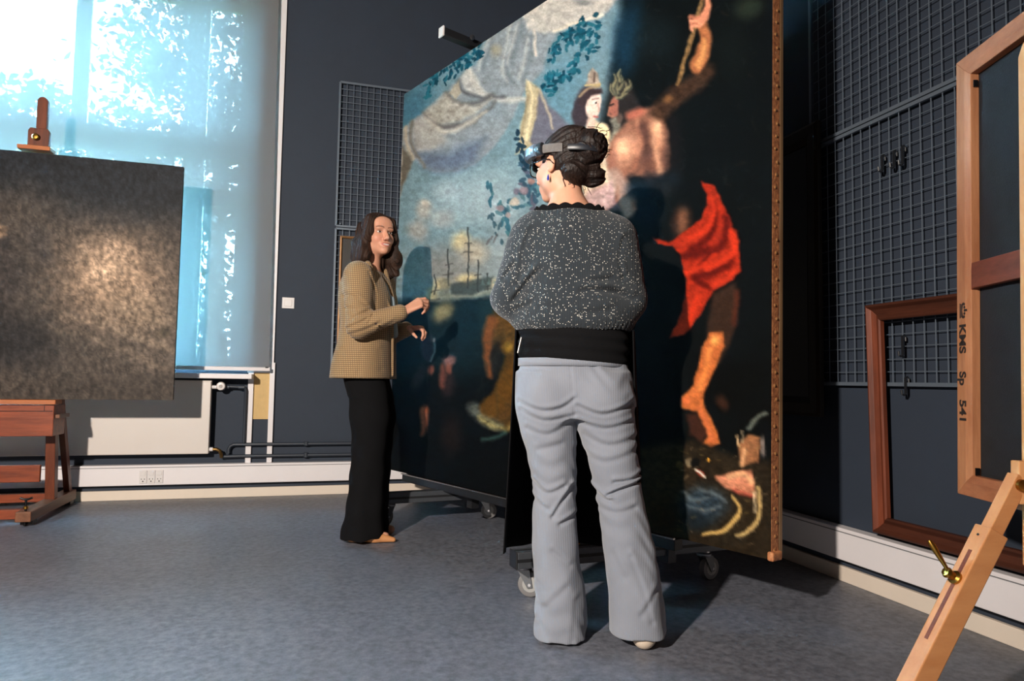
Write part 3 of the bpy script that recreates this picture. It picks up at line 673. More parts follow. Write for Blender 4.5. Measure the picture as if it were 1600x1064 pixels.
# fruit garland over the shoulder
leaves(760, 300, 40, 60, 16, 60, ((52, 98, 116), (70, 112, 124)), 7); leaves(780, 330, 70, -30, 26, 20, ((60, 100, 118), (84, 120, 132), (48, 86, 104)), 7); leaves(765, 345, 20, 25, 8, 80, ((60, 90, 104),), 6); leaves(812, 260, 30, 60, 24, 40, ((54, 84, 104), (90, 92, 110)), 7); leaves(806, 212, 20, 50, 16, 70, ((30, 56, 74),), 7)
for cx, cy, r_, c in ((782, 327, 8, (132, 120, 128)), (805, 318, 9, (176, 166, 156)), (820, 300, 9, (140, 122, 132)), (832, 286, 7, (150, 118, 112)), (808, 302, 7, (112, 108, 126)), (795, 338, 6, (150, 138, 138))): A.blob(cx, cy, r_, r_, c, 0, .5, .85)
A.stroke([(770, 372), (762, 384)], 1.5, (92, 92, 98), 1.2, .8); A.stroke([(778, 368), (772, 380)], 1.5, (92, 92, 98), 1.2, .8)
# the woman with a tower crown
A.blob(914, 170, 20, 42, (64, 58, 66), 12, .35); A.poly([(918, 205), (926, 180), (946, 200), (962, 230), (960, 320), (915, 320), (905, 240)], (206, 192, 172), 4, .95)
A.blob(931, 166, 14, 25, (214, 192, 184), 10, .3); A.blob(926, 196, 9, 16, (206, 184, 174), 0, .5); A.poly([(905, 158), (918, 140), (942, 137), (944, 146), (926, 150), (912, 172)], (66, 56, 60), 3)
A.stroke([(907, 152), (922, 140), (940, 134)], 2, (150, 134, 112), 1.3, .9); A.poly([(918, 134), (922, 116), (930, 106), (938, 112), (942, 132)], (150, 138, 128), 2, .95, .3); A.stroke([(932, 128), (933, 114)], 2, (96, 84, 78), 1, .9); A.stroke([(918, 135), (942, 132)], 1.6, (176, 158, 118), 1, .9)
A.blob(934, 160.5, 4.2, 2.6, (236, 228, 220), 0, .6, .9); A.blob(935, 160.5, 1.9, 2.3, (44, 36, 40), 0, .5, 1); A.stroke([(929, 155), (937, 154)], .9, (110, 92, 90), 1, .8); A.stroke([(938, 162), (941, 172), (938, 175)], 1, (176, 138, 128), 1, .8); A.stroke([(931, 183), (937, 184)], 1.5, (164, 96, 92), 1, .9); A.blob(924, 176, 6, 8, (226, 206, 196), 0, .8, .6)
A.blob(944, 212, 18, 21, (222, 206, 176), 0, .4); A.poly([(935, 250), (965, 215), (975, 240), (968, 300), (950, 335), (905, 335)], (190, 182, 166), 5, .85, .25); A.stroke([(945, 240), (958, 270), (955, 310)], 3, (140, 126, 122), 3, .6); A.poly([(920, 300), (960, 285), (975, 330), (900, 340)], (164, 142, 148), 6, .8, .25)
# the bearded man with a leaf crown, seen from behind
A.poly([(958, 130), (985, 125), (1005, 165), (985, 200), (960, 215), (955, 190)], (44, 42, 44), 5); A.blob(964, 168, 9, 22, (148, 102, 90), 6, .4); A.stroke([(957, 166), (963, 164)], 1.4, (50, 40, 40), 1, .9); A.stroke([(957, 170), (955, 180), (960, 183)], 1.6, (178, 128, 110), 1.2, .8)
A.stroke([(964, 190), (968, 205), (960, 220)], [6, 6, 4], (136, 138, 128), 3, .85, .3); A.blob(972, 186, 7, 12, (104, 92, 86), 0, .6, .8)
for a in (((966, 150), (962, 138), (966, 126)), ((970, 146), (968, 132), (974, 122)), ((978, 148), (984, 138), (982, 128)), ((962, 148), (957, 140), (959, 132)), ((972, 140), (978, 130), (975, 118)), ((966, 154), (976, 152), (986, 146)), ((974, 128), (970, 116), (973, 108)), ((984, 140), (990, 132), (988, 124)), ((962, 136), (966, 122), (963, 114))): A.stroke(a, [2.2, 2, .8], (130, 128, 104), 1.2, .85); A.stroke([(x+3, y+2) for x, y in a], [1.6, 1, .6], (72, 78, 70), 1.2, .8)
SK = (132, 98, 84)
A.poly([(1008, 172), (988, 188), (965, 212), (951, 238), (952, 262), (963, 282), (968, 318), (984, 345), (1000, 330), (996, 300), (985, 279), (1010, 278), (1040, 284), (1054, 262), (1050, 208), (1040, 180), (1026, 166)], SK, 4, 1, .15)
A.blob(982, 236, 30, 42, (198, 156, 134), 24, .9, 1); A.blob(974, 232, 16, 24, (222, 182, 156), 20, .9, .9); A.blob(1034, 208, 18, 42, (196, 152, 128), -8, .9, 1); A.blob(1032, 196, 9, 20, (224, 184, 156), -8, .9, .8); A.stroke([(1000, 192), (1008, 210), (1002, 240)], [4, 5, 4], (176, 132, 112), 4, .7); A.stroke([(996, 262), (1010, 250), (1024, 262)], 3, (150, 108, 90), 4, .6); A.stroke([(1010, 200), (1018, 225), (1014, 250), (1020, 285)], [8, 9, 8, 6], (84, 62, 58), 5, .85); A.blob(1018, 262, 20, 16, (110, 80, 68), 0, .9, .7); A.stroke([(985, 278), (1000, 268), (1010, 248)], 3, (96, 72, 66), 3, .6)
A.stroke([(1056, 190), (1058, 230), (1056, 275)], [10, 12, 12], (26, 24, 26), 9, .85); A.stroke([(990, 290), (1020, 288), (1056, 282)], [10, 12, 12], (24, 34, 44), 9, .8); A.blob(960, 250, 12, 30, (150, 110, 98), 10, .9, .6); A.stroke([(962, 275), (978, 300), (984, 335)], [10, 10, 9], (166, 148, 142), 5, .8); A.stroke([(988, 182), (1006, 176)], 7, (176, 112, 96), 4, .85); A.stroke([(1022, 200), (1030, 240), (1036, 270)], 4, (214, 172, 142), 5, .6); A.blob(1002, 300, 34, 22, (22, 42, 56), 0, .8, .85); A.blob(1040, 300, 30, 20, (34, 40, 46), 0, .8, .8)
A.stroke([(1035, 176), (1060, 152), (1090, 132), (1112, 112)], [15, 14, 14, 12], (66, 50, 40), 6, .95, .3); A.blob(1048, 156, 12, 9, (126, 96, 62), -30, .8, .7)
A.stroke([(1094, 106), (1104, 84), (1110, 60), (1104, 40)], [10, 12, 9, 8], (152, 104, 72), 3, 1, .15); A.stroke([(1098, 104), (1105, 82), (1108, 62)], [4, 5, 3], (190, 144, 98), 3, .8); A.stroke([(1064, 132), (1080, 84), (1106, -8), (1116, -40)], 3.2, (128, 106, 74), 1.6, .95, .3)
A.blob(1098, 34, 13, 12, (196, 140, 116), 0, .4); A.stroke([(1106, 28), (1114, 8), (1113, -6)], [7, 6, 4], (190, 134, 110), 2.5, 1); 
for k in range(4): A.stroke([(1098-k*1.5, 26+k*5), (1086, 24+k*6), (1087, 30+k*6)], 2.4, (206, 150, 126) if k % 2 else (172, 116, 96), 1.4, .9)
# orange-red cloth
A.blob(1070, 350, 24, 40, (96, 66, 52), 10, .9, .8); A.blob(1072, 350, 12, 34, (132, 98, 76), 6, .9, .6)
RED = (146, 48, 28)
A.poly([(1101, 285), (1121, 294), (1138, 325), (1149, 353), (1160, 381), (1161, 429), (1149, 443), (1118, 457), (1112, 469), (1098, 497), (1073, 525), (1049, 532), (1062, 508), (1073, 471), (1076, 440), (1067, 401), (1055, 387), (1031, 384), (1025, 373), (1048, 381), (1076, 364), (1101, 345), (1111, 322), (1107, 302)], RED, 2.5, 1, .2)
for a, w in (((( 1118, 320), (1122, 345), (1112, 375), (1085, 392)), 5), (((1140, 345), (1138, 375), (1118, 400), (1100, 420)), 6), (((1075, 404), (1095, 398), (1110, 394)), 7), (((1090, 437), (1115, 430), (1140, 418), (1146, 408)), 6), (((1112, 452), (1098, 445), (1090, 436)), 5)): A.stroke(a, w, (80, 20, 14), 3.5, .85)
for a, w in ((((1116, 312), (1120, 335), (1108, 362), (1080, 376)), 4), (((1150, 365), (1152, 395), (1135, 410), (1110, 422)), 5), (((1078, 428), (1100, 420), (1122, 402)), 4), (((1095, 470), (1080, 500), (1062, 522)), 6), (((1156, 425), (1140, 440), (1115, 450)), 3)): A.stroke(a, w, (188, 62, 34), 3, .75)
# legs and feet
A.poly([(1118, 460), (1156, 445), (1158, 490), (1146, 540), (1128, 570), (1100, 570), (1108, 520)], (56, 42, 34), 5, .95); A.stroke([(1156, 460), (1152, 510)], 4, (92, 48, 34), 4, .7)
A.poly([(1100, 545), (1112, 524), (1134, 522), (1136, 545), (1124, 570), (1115, 590), (1102, 620), (1104, 640), (1121, 670), (1127, 695), (1112, 702), (1100, 696), (1110, 684), (1090, 646), (1066, 639), (1066, 622), (1086, 606), (1094, 575)], (168, 104, 62), 3, 1, .15)
A.blob(1121, 536, 13, 13, (208, 162, 100), 0, .9, .95); A.stroke([(1112, 550), (1104, 585), (1096, 612)], [6, 4, 4], (196, 132, 80), 3, .8); A.blob(1074, 628, 9, 9, (190, 112, 74), 0, .7, .8); A.stroke([(1094, 640), (1106, 665), (1114, 690)], 4, (184, 112, 74), 3, .7); A.poly([(1090, 648), (1108, 680), (1100, 696), (1080, 680), (1075, 650)], (70, 44, 34), 4, .85)
A.blob(1132, 632, 14, 20, (74, 50, 40), -30, .8, .7)
# shore, shells and water
A.poly([(1000, 700), (1080, 690), (1180, 725), (1210, 720), (1210, 900), (1000, 900)], (46, 40, 30), 8, .9, .35); A.blob(1100, 790, 56, 42, (48, 66, 82), 0, .7, .9, .4); A.blob(1090, 815, 40, 26, (24, 34, 42), 0, .8, .8)
for a in (((1066, 770), (1085, 782), (1110, 778)), ((1075, 790), (1100, 800), (1125, 792)), ((1090, 765), (1115, 772), (1135, 785))): A.stroke(a, [1, 3, 1], (112, 128, 136), 3, .6)
A.poly([(1120, 748), (1140, 740), (1178, 736), (1182, 778), (1160, 772), (1135, 764)], (176, 126, 104), 3, 1, .25); A.stroke([(1140, 746), (1165, 744), (1176, 755)], 4, (206, 176, 140), 3, .7); A.stroke([(1150, 768), (1176, 776)], 3, (150, 72, 66), 3, .7)
A.stroke([(1100, 836), (1133, 829), (1152, 810), (1156, 792), (1146, 776)], [2, 4, 4, 3, 2], (178, 158, 106), 2, .95); A.stroke([(1186, 764), (1188, 800), (1176, 826), (1150, 838)], [3, 4, 4, 2], (166, 150, 108), 2, .95); A.stroke([(1180, 770), (1180, 800)], 2, (214, 206, 180), 1.5, .7)
A.poly([(1154, 698), (1174, 680), (1190, 684), (1188, 724), (1160, 732)], (132, 98, 72), 3, 1, .25); A.stroke([(1164, 706), (1162, 728)], 3, (214, 178, 142), 3, .8); A.stroke([(1156, 700), (1154, 684)], 1.5, (180, 160, 130), 1, .9); A.stroke([(1162, 694), (1163, 676)], 1.5, (150, 140, 120), 1, .9); A.stroke([(1172, 672), (1186, 656), (1200, 648)], 3, (110, 124, 122), 2.5, .8); A.blob(1194, 700, 6, 24, (138, 134, 134), 0, .6, .8)
A.blob(1078, 724, 7, 10, (128, 122, 104), 0, .5, .8); A.blob(1088, 724, 9, 9, (16, 18, 20), 0, .5, .9); A.blob(1095, 741, 11, 6, (128, 62, 50), 30, .5, .9); A.stroke([(1088, 736), (1102, 746)], 1.5, (196, 206, 200), 1, .9); A.blob(1062, 728, 8, 7, (92, 78, 52), 0, .6, .8); A.blob(1109, 721, 3, 4, (214, 170, 80), 0, .6, .9)
for i in range(70):
    x0, y0 = rnd.uniform(1055, 1195), rnd.uniform(700, 850); A.stroke([(x0, y0), (x0+rnd.uniform(-8, 8), y0+rnd.uniform(-4, 4))], rnd.uniform(.6, 1.4), rnd.choice([(120, 110, 70), (70, 60, 44), (140, 130, 110), (30, 26, 22)]), 1.2, .4)
# continuation of dark ground where nothing is described, brush marks and canvas weave
g = (fbm(ax_/6, ay_/5, 4, 77)-.5)*.16 + (fbm(ax_/1.5, ay_/1.5, 2, 90)-.5)*.16
A.c = np.clip(A.c*(1+g[..., None]), 0, 255); A.c = 255*(A.c/255)**1.18*1.13
colr = A.linear((1.06, .87, 0.73))
OIL = mat('oil_paint', (128, 128, 128), rough=.55, attr='Col', var=.0, bump=.12, bscale=300, spec=.16)
OIL2 = mat('oil_paint_matt', (128, 128, 128), rough=.65, attr='Col', bump=.12, bscale=300, spec=.03)
big = empty('oil_painting', PO, 'huge unframed canvas with drapery, harbour sky and a red-cloaked figure, on a trolley', 'painting')
def canvas_mesh(name, O, U, V, N, w, h, nu, nv, col, m, parent):
    uu, vv = np.meshgrid(np.linspace(0, w, nu), np.linspace(0, h, nv), indexing='ij')
    off = np.array(O)-np.array(wloc(parent)); Pn = off+uu[..., None]*np.array(U)+vv[..., None]*np.array(V)+np.array(N)*.0015
    idx = np.arange(nu*nv).reshape(nu, nv)
    Q = np.stack([idx[:-1, :-1], idx[:-1, 1:], idx[1:, 1:], idx[1:, :-1]], -1).reshape(-1, 4)
    if np.cross(np.array(V), np.array(U))@np.array(N) < 0: Q = Q[:, ::-1]
    return np_mesh(name, Pn.reshape(-1, 3), Q, m, parent, col.reshape(-1, 3))
canvas_mesh('painted_surface', PO, PU, PV, PN, PW, PH, nu, nv, colr, OIL2, big)
EDGE = mat('tacking_edge', (206, 134, 84), rough=.7, var=.5, vscale=60, bump=.5, bscale=120, rgb2=(120, 66, 40))
MB().obox(PO+PU*PW/2+PV*PH/2-PN*PD/2, PU*PW/2, PV*PH/2, PN*PD/2).build('tacking_edge', EDGE, big, label='worn brown folded canvas edge', bevel=.004)
STW = wood('stretcher_pine', (150, 116, 80), (110, 80, 52), 'Z')
q = [(0, 0, .09, PH), (PW-.09, 0, PW, PH), (.09, 0, PW-.09, .09), (.09, PH-.09, PW-.09, PH), (PW/2-.045, .09, PW/2+.045, PH-.09), (.09, PH/2-.045, PW/2-.045, PH/2+.045), (PW/2+.045, PH/2-.045, PW-.09, PH/2+.045)]
for a in q:
    MB().obox(PO+PU*(a[0]+a[2])/2+PV*(a[1]+a[3])/2-PN*(PD+.012), PU*(a[2]-a[0])/2, PV*(a[3]-a[1])/2, PN*.0115).build('stretcher_bar', STW, big, bevel=.003)
TK = mat('tack_head', (220, 160, 104), rough=.4, metal=.6, var=.3, vscale=80)
t0 = None; dirE = -PU
for i in range(54):
    p = PO+PV*(.03+i*(PH-.06)/53)-PN*(PD*.5+.006*((i*7) % 3-1))
    if t0 is None:
        t0 = MB().lathe(p, dirE, [(.0065, 0), (.0065, .001), (.004, .0035), (0, .004)], 8).build('tack', TK, big, smooth=True); p0 = p
    else: instance(t0, big, p-p0)
MB().obox(PO+PV*.012-PU*.002-PN*.02, PU*.012, PV*.016, PN*.03).build('frayed_corner', EDGE, big, bevel=.006)

# ------------------------------------------------------------------ trolley that carries the big canvas
ALU = mat('grey_aluminium', (92, 96, 102), rough=.4, metal=.6, var=.15, vscale=30); BLK = mat('black_plastic', (24, 25, 28), rough=.5)
CHR = mat('chrome', (170, 170, 174), rough=.32, metal=1.0); RUB = mat('grey_rubber', (112, 110, 110), rough=.6); HUB = mat('wheel_hub', (150, 150, 148), rough=.5)
tro = empty('painting_trolley', (1.1, 3.3, 0), 'wheeled grey metal trolley under the huge unframed canvas', 'trolley')
def foot(p0, p1):
    p0, p1 = Vector(p0), Vector(p1); d = (p1-p0).normalized(); a = d.cross(Vector((0, 0, 1)))
    f_ = MB().bar(p0, p1, .07, .062).build('foot_bar', ALU, tro, bevel=.003)
    MB().bar(p0-d*.006, p0, .074, .066).build('end_cap', BLK, f_, bevel=.003); MB().bar(p1, p1+d*.006, .074, .066).build('end_cap', BLK, f_, bevel=.003)
    for sg in (-1, 1): MB().bar(p0+a*sg*.0352, p1+a*sg*.0352, .002, .012).build('slot', BLK, f_)
    MB().bar(p0+Vector((0, 0, .0315)), p1+Vector((0, 0, .0315)), .012, .002).build('slot', BLK, f_)
foot((.755, 2.540, .168), (1.80, 2.640, .168)); foot((.27, 3.975, .168), (1.22, 4.10, .168))
def caster(x, y, rot, zt=.137):
    c = empty('caster', (x, y, 0), parent=tro); d = Vector((math.cos(rot), math.sin(rot), 0)); a = Vector((-d.y, d.x, 0)); C0 = Vector((x, y, 0))
    top = C0-d*.03
    MB().lathe(top+Vector((0, 0, zt-.032)), (0, 0, 1), [(.03, 0), (.034, .006), (.034, .012), (.026, .018), (.024, .03), (.03, .032)], 18).build('swivel', CHR, c, smooth=True)
    fk = MB()
    for sg in (-1, 1): fk.prism([top+a*sg*.021+Vector((0, 0, zt-.03))-d*.02, top+a*sg*.021+Vector((0, 0, zt-.03))+d*.03, C0+a*sg*.021+d*.012+Vector((0, 0, .04)), C0+a*sg*.021-d*.008+Vector((0, 0, .036))], a*sg*.003)
    fk.build('fork', mat('zinc', (104, 106, 110), rough=.5, metal=.8), c)
    MB().lathe(C0+Vector((0, 0, .05))-a*.016, a, [(.040, 0), (.048, .003), (.050, .010), (.050, .022), (.048, .029), (.040, .032)], 26).build('wheel', RUB, c, smooth=True)
    MB().lathe(C0+Vector((0, 0, .05))-a*.0175, a, [(.012, 0), (.03, .001), (.03, .034), (.012, .035)], 22).build('hub', HUB, c, smooth=True)
    MB().cyl(C0+Vector((0, 0, .05))-a*.026, C0+Vector((0, 0, .05))+a*.026, .006, 10).build('axle', CHR, c)
caster(.845, 2.612, -.5); caster(1.68, 2.66, .3); caster(1.06, 4.13, -.35); caster(.42, 4.05, -2.4)
def onpaint(s, t, d): return PO+PU*s+PV*t+PN*d
MB().bar(onpaint(.42, -.035, -.035), onpaint(2.62, -.035, -.035), .05, .045).build('long_rail', BLK, tro, bevel=.003)
MB().bar(onpaint(.42, -.010, -.006), onpaint(2.62, -.010, -.006), .012, .006).build('edge_strip', mat('bright_strip', (170, 172, 176), rough=.25, metal=.9), tro)
for s_ in (.55, 1.98):
    MB().bar(onpaint(s_, -.06, -.13), onpaint(s_, PH+.10, -.13), .05, .07, up=PN).build('upright', BLK, tro, bevel=.003)
    MB().bar(onpaint(s_, -.035, -.14), onpaint(s_, -.035, -.03), .05, .04).build('bracket', BLK, tro, bevel=.002)
    MB().bar(onpaint(s_, -.055, -.13), onpaint(s_, -.30, -.13)+Vector((0, 0, .16)), .05, .05, up=PN).build('post_foot', BLK, tro)
    arm = MB().bar(onpaint(s_, PH+.045, -.16), onpaint(s_, PH+.045, .20), .05, .045).build('clamp_arm', BLK, tro, bevel=.003)
    MB().bar(onpaint(s_, PH+.045, .20), onpaint(s_, PH+.045, .212), .052, .060).build('end_cap', PLASTIC, arm, bevel=.004, label='white end cap')
    MB().lathe(onpaint(s_-.05, PH+.05, .03), PU*-1, [(.012, 0), (.016, .006), (.016, .014), (.006, .018)], 14).build('clamp_knob', CHR, arm, smooth=True)
MB().cyl((1.035, 2.590, .2), (1.035, 2.590, .224), .010, 12).build('level_plug', mat('yellow_plastic', (214, 150, 30), rough=.4), tro, smooth=True, label='small yellow plug')
MB().cyl((1.055, 2.592, .2), (1.055, 2.592, .23), .003, 8).build('pin', CHR, tro)

# ------------------------------------------------------------------ left studio easel with the dark landscape
EW = wood('easel_oak_v', (118, 58, 32), (82, 38, 20), 'Z', .45); EWX = wood('easel_oak_x', (150, 70, 36), (102, 44, 22), 'X', .45); EWY = wood('easel_oak_y', (128, 82, 56), (94, 60, 42), 'Y', .45)
EWL = wood('easel_oak_light', (186, 108, 56), (150, 80, 42), 'X', .45); BRASS = mat('brass', (176, 132, 60), rough=.3, metal=1.0, var=.2, vscale=40); IRON = mat('black_iron', (22, 22, 24), rough=.4, metal=.6)
ea = empty('studio_easel', (-2.0, 4.75, 0), 'heavy brown double-mast studio easel under the dark landscape', 'easel')
for sx in (-1, 1):
    X = -2.0+sx*.475
    MB().prism([(X-.038, 4.385, .030), (X-.038, 4.385, .085), (X-.038, 5.13, .095), (X-.038, 5.13, .030)], (.076, 0, 0)).build('sled_foot', EWY, ea, bevel=.004)
    for yy in (4.47, 5.08): MB().box(X-.03, X+.03, yy-.03, yy+.03, .006, .030).build('glide_pad', IRON, ea)
    MB().bar((X, 4.80, .09), (X, 4.685, 1.15), .052, .058, up=(0, 1, 0)).build('post', EW, ea, bevel=.003)
    MB().bar((X+sx*.01, 5.06, .09), (X+sx*.01, 4.78, .82), .034, .05, up=(0, 1, 0)).build('rear_strut', EW, ea, bevel=.003)
    sc_ = MB().cyl((X+.0, 4.42, .004), (X+.0, 4.42, .150), .006, 10).build('levelling_screw', IRON, ea, smooth=True)
    MB().tube([(X-.03, 4.42, .158), (X-.012, 4.42, .150), (X+.012, 4.42, .150), (X+.03, 4.42, .158)], .006, 8).build('wing_handle', IRON, sc_, smooth=True)
    MB().lathe((X, 4.42, .098), (0, 0, 1), [(.012, 0), (.012, .012), (.008, .016)], 12).build('brass_collar', BRASS, sc_, smooth=True)
    xm = -2.0+sx*.355
    ms = MB(); pts = [(xm-.028, 4.665, 1.1), (xm+.028, 4.665, 1.1)]+[(xm+.028*math.cos(a_), 4.665, 2.50+.028*math.sin(a_)) for a_ in np.linspace(0, math.pi, 11)]
    ms.prism(pts, (0, .032, 0)).build('mast', EW, ea, bevel=.003)
    ck = MB(); ck.box(xm-.056, xm+.056, 4.632, 4.662, 2.195, 2.30)
    pr = [(xm-.056, 4.632, 2.195), (xm+.056, 4.632, 2.195), (xm+.056, 4.632, 2.305), (xm+.046, 4.632, 2.322), (xm-.046, 4.632, 2.322), (xm-.056, 4.632, 2.305)]
    clp = MB().prism(pr, (0, .030, 0)).build('top_clamp', EW, ea, bevel=.003)
    MB().box(xm-.085, xm+.085, 4.570, 4.662, 2.172, 2.197).build('clamp_ledge', EWL, clp, bevel=.003)
    MB().lathe((xm-.008, 4.632, 2.262), (0, -1, 0), [(.008, 0), (.008, .006), (.018, .012), (.020, .020), (.014, .027), (0, .029)], 18).build('brass_knob', BRASS, clp, smooth=True)
MB().box(-2.44, -1.56, 4.70, 4.725, .205, .305).build('cross_rail', EWX, ea, bevel=.003)
MB().box(-2.44, -1.56, 4.455, 4.50, .035, .088).build('base_rail', EWX, ea, bevel=.003)
MB().box(-2.44, -1.56, 5.02, 5.06, .035, .088).build('base_rail', EWX, ea, bevel=.003)
MB().box(-2.50, -1.50, 4.70, 4.735, 1.06, 1.14).build('cross_rail', EWX, ea, bevel=.003)
MB().box(-2.555, -1.445, 4.530, 4.640, .672, .698).build('tray_ledge', EWL, ea, bevel=.003)
dr = MB().box(-2.545, -1.455, 4.545, 4.735, .488, .665).build('tray_box', EWX, ea, bevel=.003)
MB().box(-2.54, -1.46, 4.5435, 4.546, .630, .634).build('shadow_gap', IRON, dr); MB().box(-1.505, -1.502, 4.5435, 4.546, .634, .664).build('shadow_gap', IRON, dr)
MB().box(-1.455, -1.432, 4.57, 4.74, .590, .612).build('slide_runner', EWY, dr, bevel=.002)
lp = empty('landscape_painting', (-2.0, 4.60, .70), 'dark stormy unframed landscape painting resting on the brown studio easel', 'painting')
lx0, lx1, lz0, lz1 = -3.165, -.838, .699, 2.160
nu2, nv2 = 300, 200
Hm2 = homog([(0, 0), (lx1-lx0, 0), (lx1-lx0, lz1-lz0), (0, lz1-lz0)], [(-430, 640), (273, 627), (286, 262), (-430, 190)])
uu, vv = np.meshgrid(np.linspace(0, lx1-lx0, nu2), np.linspace(0, lz1-lz0, nv2), indexing='ij')
den = Hm2[2, 0]*uu+Hm2[2, 1]*vv+1; bx_ = (Hm2[0, 0]*uu+Hm2[0, 1]*vv+Hm2[0, 2])/den; by_ = (Hm2[1, 0]*uu+Hm2[1, 1]*vv+Hm2[1, 2])/den
B = Art(bx_, by_, 8.0, 31); B.fill((70, 62, 56))
B.poly([(-600, 100), (400, 150), (400, 330), (290, 345), (200, 350), (120, 330), (60, 300), (-600, 300)], (30, 33, 38), 40); B.blob(190, 445, 130, 120, (150, 124, 102), 10, .95, .95, .3); B.blob(180, 420, 60, 60, (190, 160, 134), 0, .95, .85, .3); B.blob(230, 500, 90, 60, (140, 120, 100), 20, .95, .7, .3)
B.blob(250, 560, 120, 60, (96, 84, 74), 0, .9, .6, .3); B.blob(20, 440, 60, 90, (54, 48, 46), -10, .7, .9, .3); B.blob(40, 540, 110, 70, (34, 32, 33), 10, .8, .9, .3); B.blob(80, 390, 24, 60, (66, 60, 58), -20, .8, .7, .3); B.blob(20, 370, 18, 14, (128, 104, 84), 10, .6, .9, .4); B.blob(3, 388, 12, 14, (120, 96, 78), 0, .6, .8, .4); B.blob(30, 388, 16, 16, (40, 36, 36), 0, .6, .8)
B.blob(260, 525, 12, 12, (70, 62, 50), 0, .7, .8); B.stroke([(120, 500), (190, 520), (270, 550)], 3, (150, 130, 110), 5, .5); B.stroke([(100, 520), (180, 545), (260, 580)], 3, (120, 104, 88), 5, .5); B.poly([(-600, 590), (280, 596), (280, 660), (-600, 660)], (62, 54, 48), 14, .6)
B.blob(-200, 430, 160, 110, (96, 86, 78), 0, .95, .8, .4)
g = (fbm(bx_/5, by_/8, 5, 131)-.5)*.95+(fbm(bx_/2, by_/2, 2, 190)-.5)*.5
B.c = np.clip(B.c*(1+g[..., None]), 0, 255)
canvas_mesh('painted_surface', Vector((lx0, 4.600, lz0)), Vector((1, 0, 0)), Vector((0, 0, 1)), Vector((0, -1, 0)), lx1-lx0, lz1-lz0, nu2, nv2, B.linear((1, 1, 1)), OIL, lp)
MB().box(lx0, lx1, 4.600, 4.632, lz0, lz1).build('tacking_edge', mat('dark_canvas_edge', (46, 40, 36), rough=.8, var=.4, vscale=40, bump=.4, bscale=90), lp, bevel=.006)
for bx in ((lx0, lx0+.07, lz0, lz1), (lx1-.07, lx1, lz0, lz1), (lx0+.07, lx1-.07, lz0, lz0+.07), (lx0+.07, lx1-.07, lz1-.07, lz1), (-2.035, -1.965, lz0+.07, lz1-.07)):
    MB().box(bx[0]+.004, bx[1]-.004, 4.632, 4.642, bx[2]+.004, bx[3]-.004).build('stretcher_bar', STW, lp)

# ------------------------------------------------------------------ painting seen from the back, at the right
an_ = math.radians(19); SD = Vector((-math.sin(an_), -math.cos(an_), 0)); SN0 = Vector((SD.y, -SD.x, 0)); SO = Vector((1.774, 1.530, .55))-SN0*.030
SV = (Vector((0, 0, 1))-SN0*.019).normalized(); SN = SD.cross(SV); SN = SN if SN.dot(SN0) > 0 else -SN
bk = empty('reversed_canvas', SO, 'painting turned to show its wooden stretcher and black canvas back, on the beech easel', 'painting')
SWW, SHH, bw, bd = .96, 1.262, .058, .030
PINE_V = wood('pine_v', (190, 132, 92), (148, 92, 60), 'Z', .55, 12); PINE_H = wood('pine_h', (182, 118, 80), (138, 82, 54), 'Y', .55, 12); PINE_D = wood('pine_dark', (128, 66, 42), (92, 46, 30), 'Y', .55, 12)
def S(s, t, d=0): return SO+SD*s+SV*t+SN*d
prof = [(0, 0), (0, bd), (.038, bd), (bw, bd-.006), (bw, 0)]
mitred_frame(bk, SO, SD, SV, SN, SWW, SHH, prof, PINE_V, ('bottom_rail', 'stile', 'top_rail', 'stile'), {0: PINE_H, 2: PINE_H})
MB().obox(S(SWW/2, SHH/2, -.004), SD*(SWW/2-.002), SV*(SHH/2-.002), SN*.003).build('canvas_back', mat('black_canvas', (26, 28, 32), rough=.85, var=.4, vscale=14, bump=.3, bscale=300), bk)
MB().prism([S(bw, .655, .004), S(SWW-bw, .655, .004), S(SWW-bw, .582, .004), S(bw+.006, .582, .004), S(bw-.012, .570, .004)], SN*.020).build('cross_bar', PINE_D, bk, bevel=.002)
for s_, t_ in ((bw+.004, SHH-bw-.03), (bw+.004, bw+.012)): MB().obox(S(s_, t_, .012), SD*.0015, SV*.010, SN*.006).build('corner_key', IRON, bk)
# nailed-on strip under the inner edge and stencil
INK = mat('stencil_ink', (34, 26, 24), rough=.8)
def stencil(txt, t_top, size, sx=1.0):
    cu = bpy.data.curves.new('stencil', 'FONT'); cu.body = txt; cu.size = size; cu.extrude = .0003; cu.offset = .0013; cu.align_x = 'LEFT'; cu.align_y = 'BOTTOM_BASELINE'
    tmp = bpy.data.objects.new('stencil_tmp', cu); COL.objects.link(tmp)
    dg = bpy.context.evaluated_depsgraph_get(); me = bpy.data.meshes.new_from_object(tmp.evaluated_get(dg)); bpy.data.objects.remove(tmp)
    M = Matrix(((-SV.x*sx, SD.x, SN.x, 0), (-SV.y*sx, SD.y, SN.y, 0), (-SV.z*sx, SD.z, SN.z, 0), (0, 0, 0, 1)))
    me.transform(Matrix.Translation(S(.013, t_top, bd+.0004)-wloc(bk))@M)
    me.materials.clear(); me.materials.append(INK); o = bpy.data.objects.new('stencil_lettering', me); COL.objects.link(o); o.parent = bk
    WLOC[o.name] = wloc(bk)
stencil('KMS', .484, .040, 1.12); stencil('Sp', .348, .040, 1.05); stencil('541', .268, .040, 1.12)
cr = MB(); c0 = .545
for k in range(-2, 3): cr.lathe(S(.030+.007-abs(k)*.0015, .522+k*.009, bd), SN, [(.0042, 0), (.0042, .0006), (0, .0007)], 10)
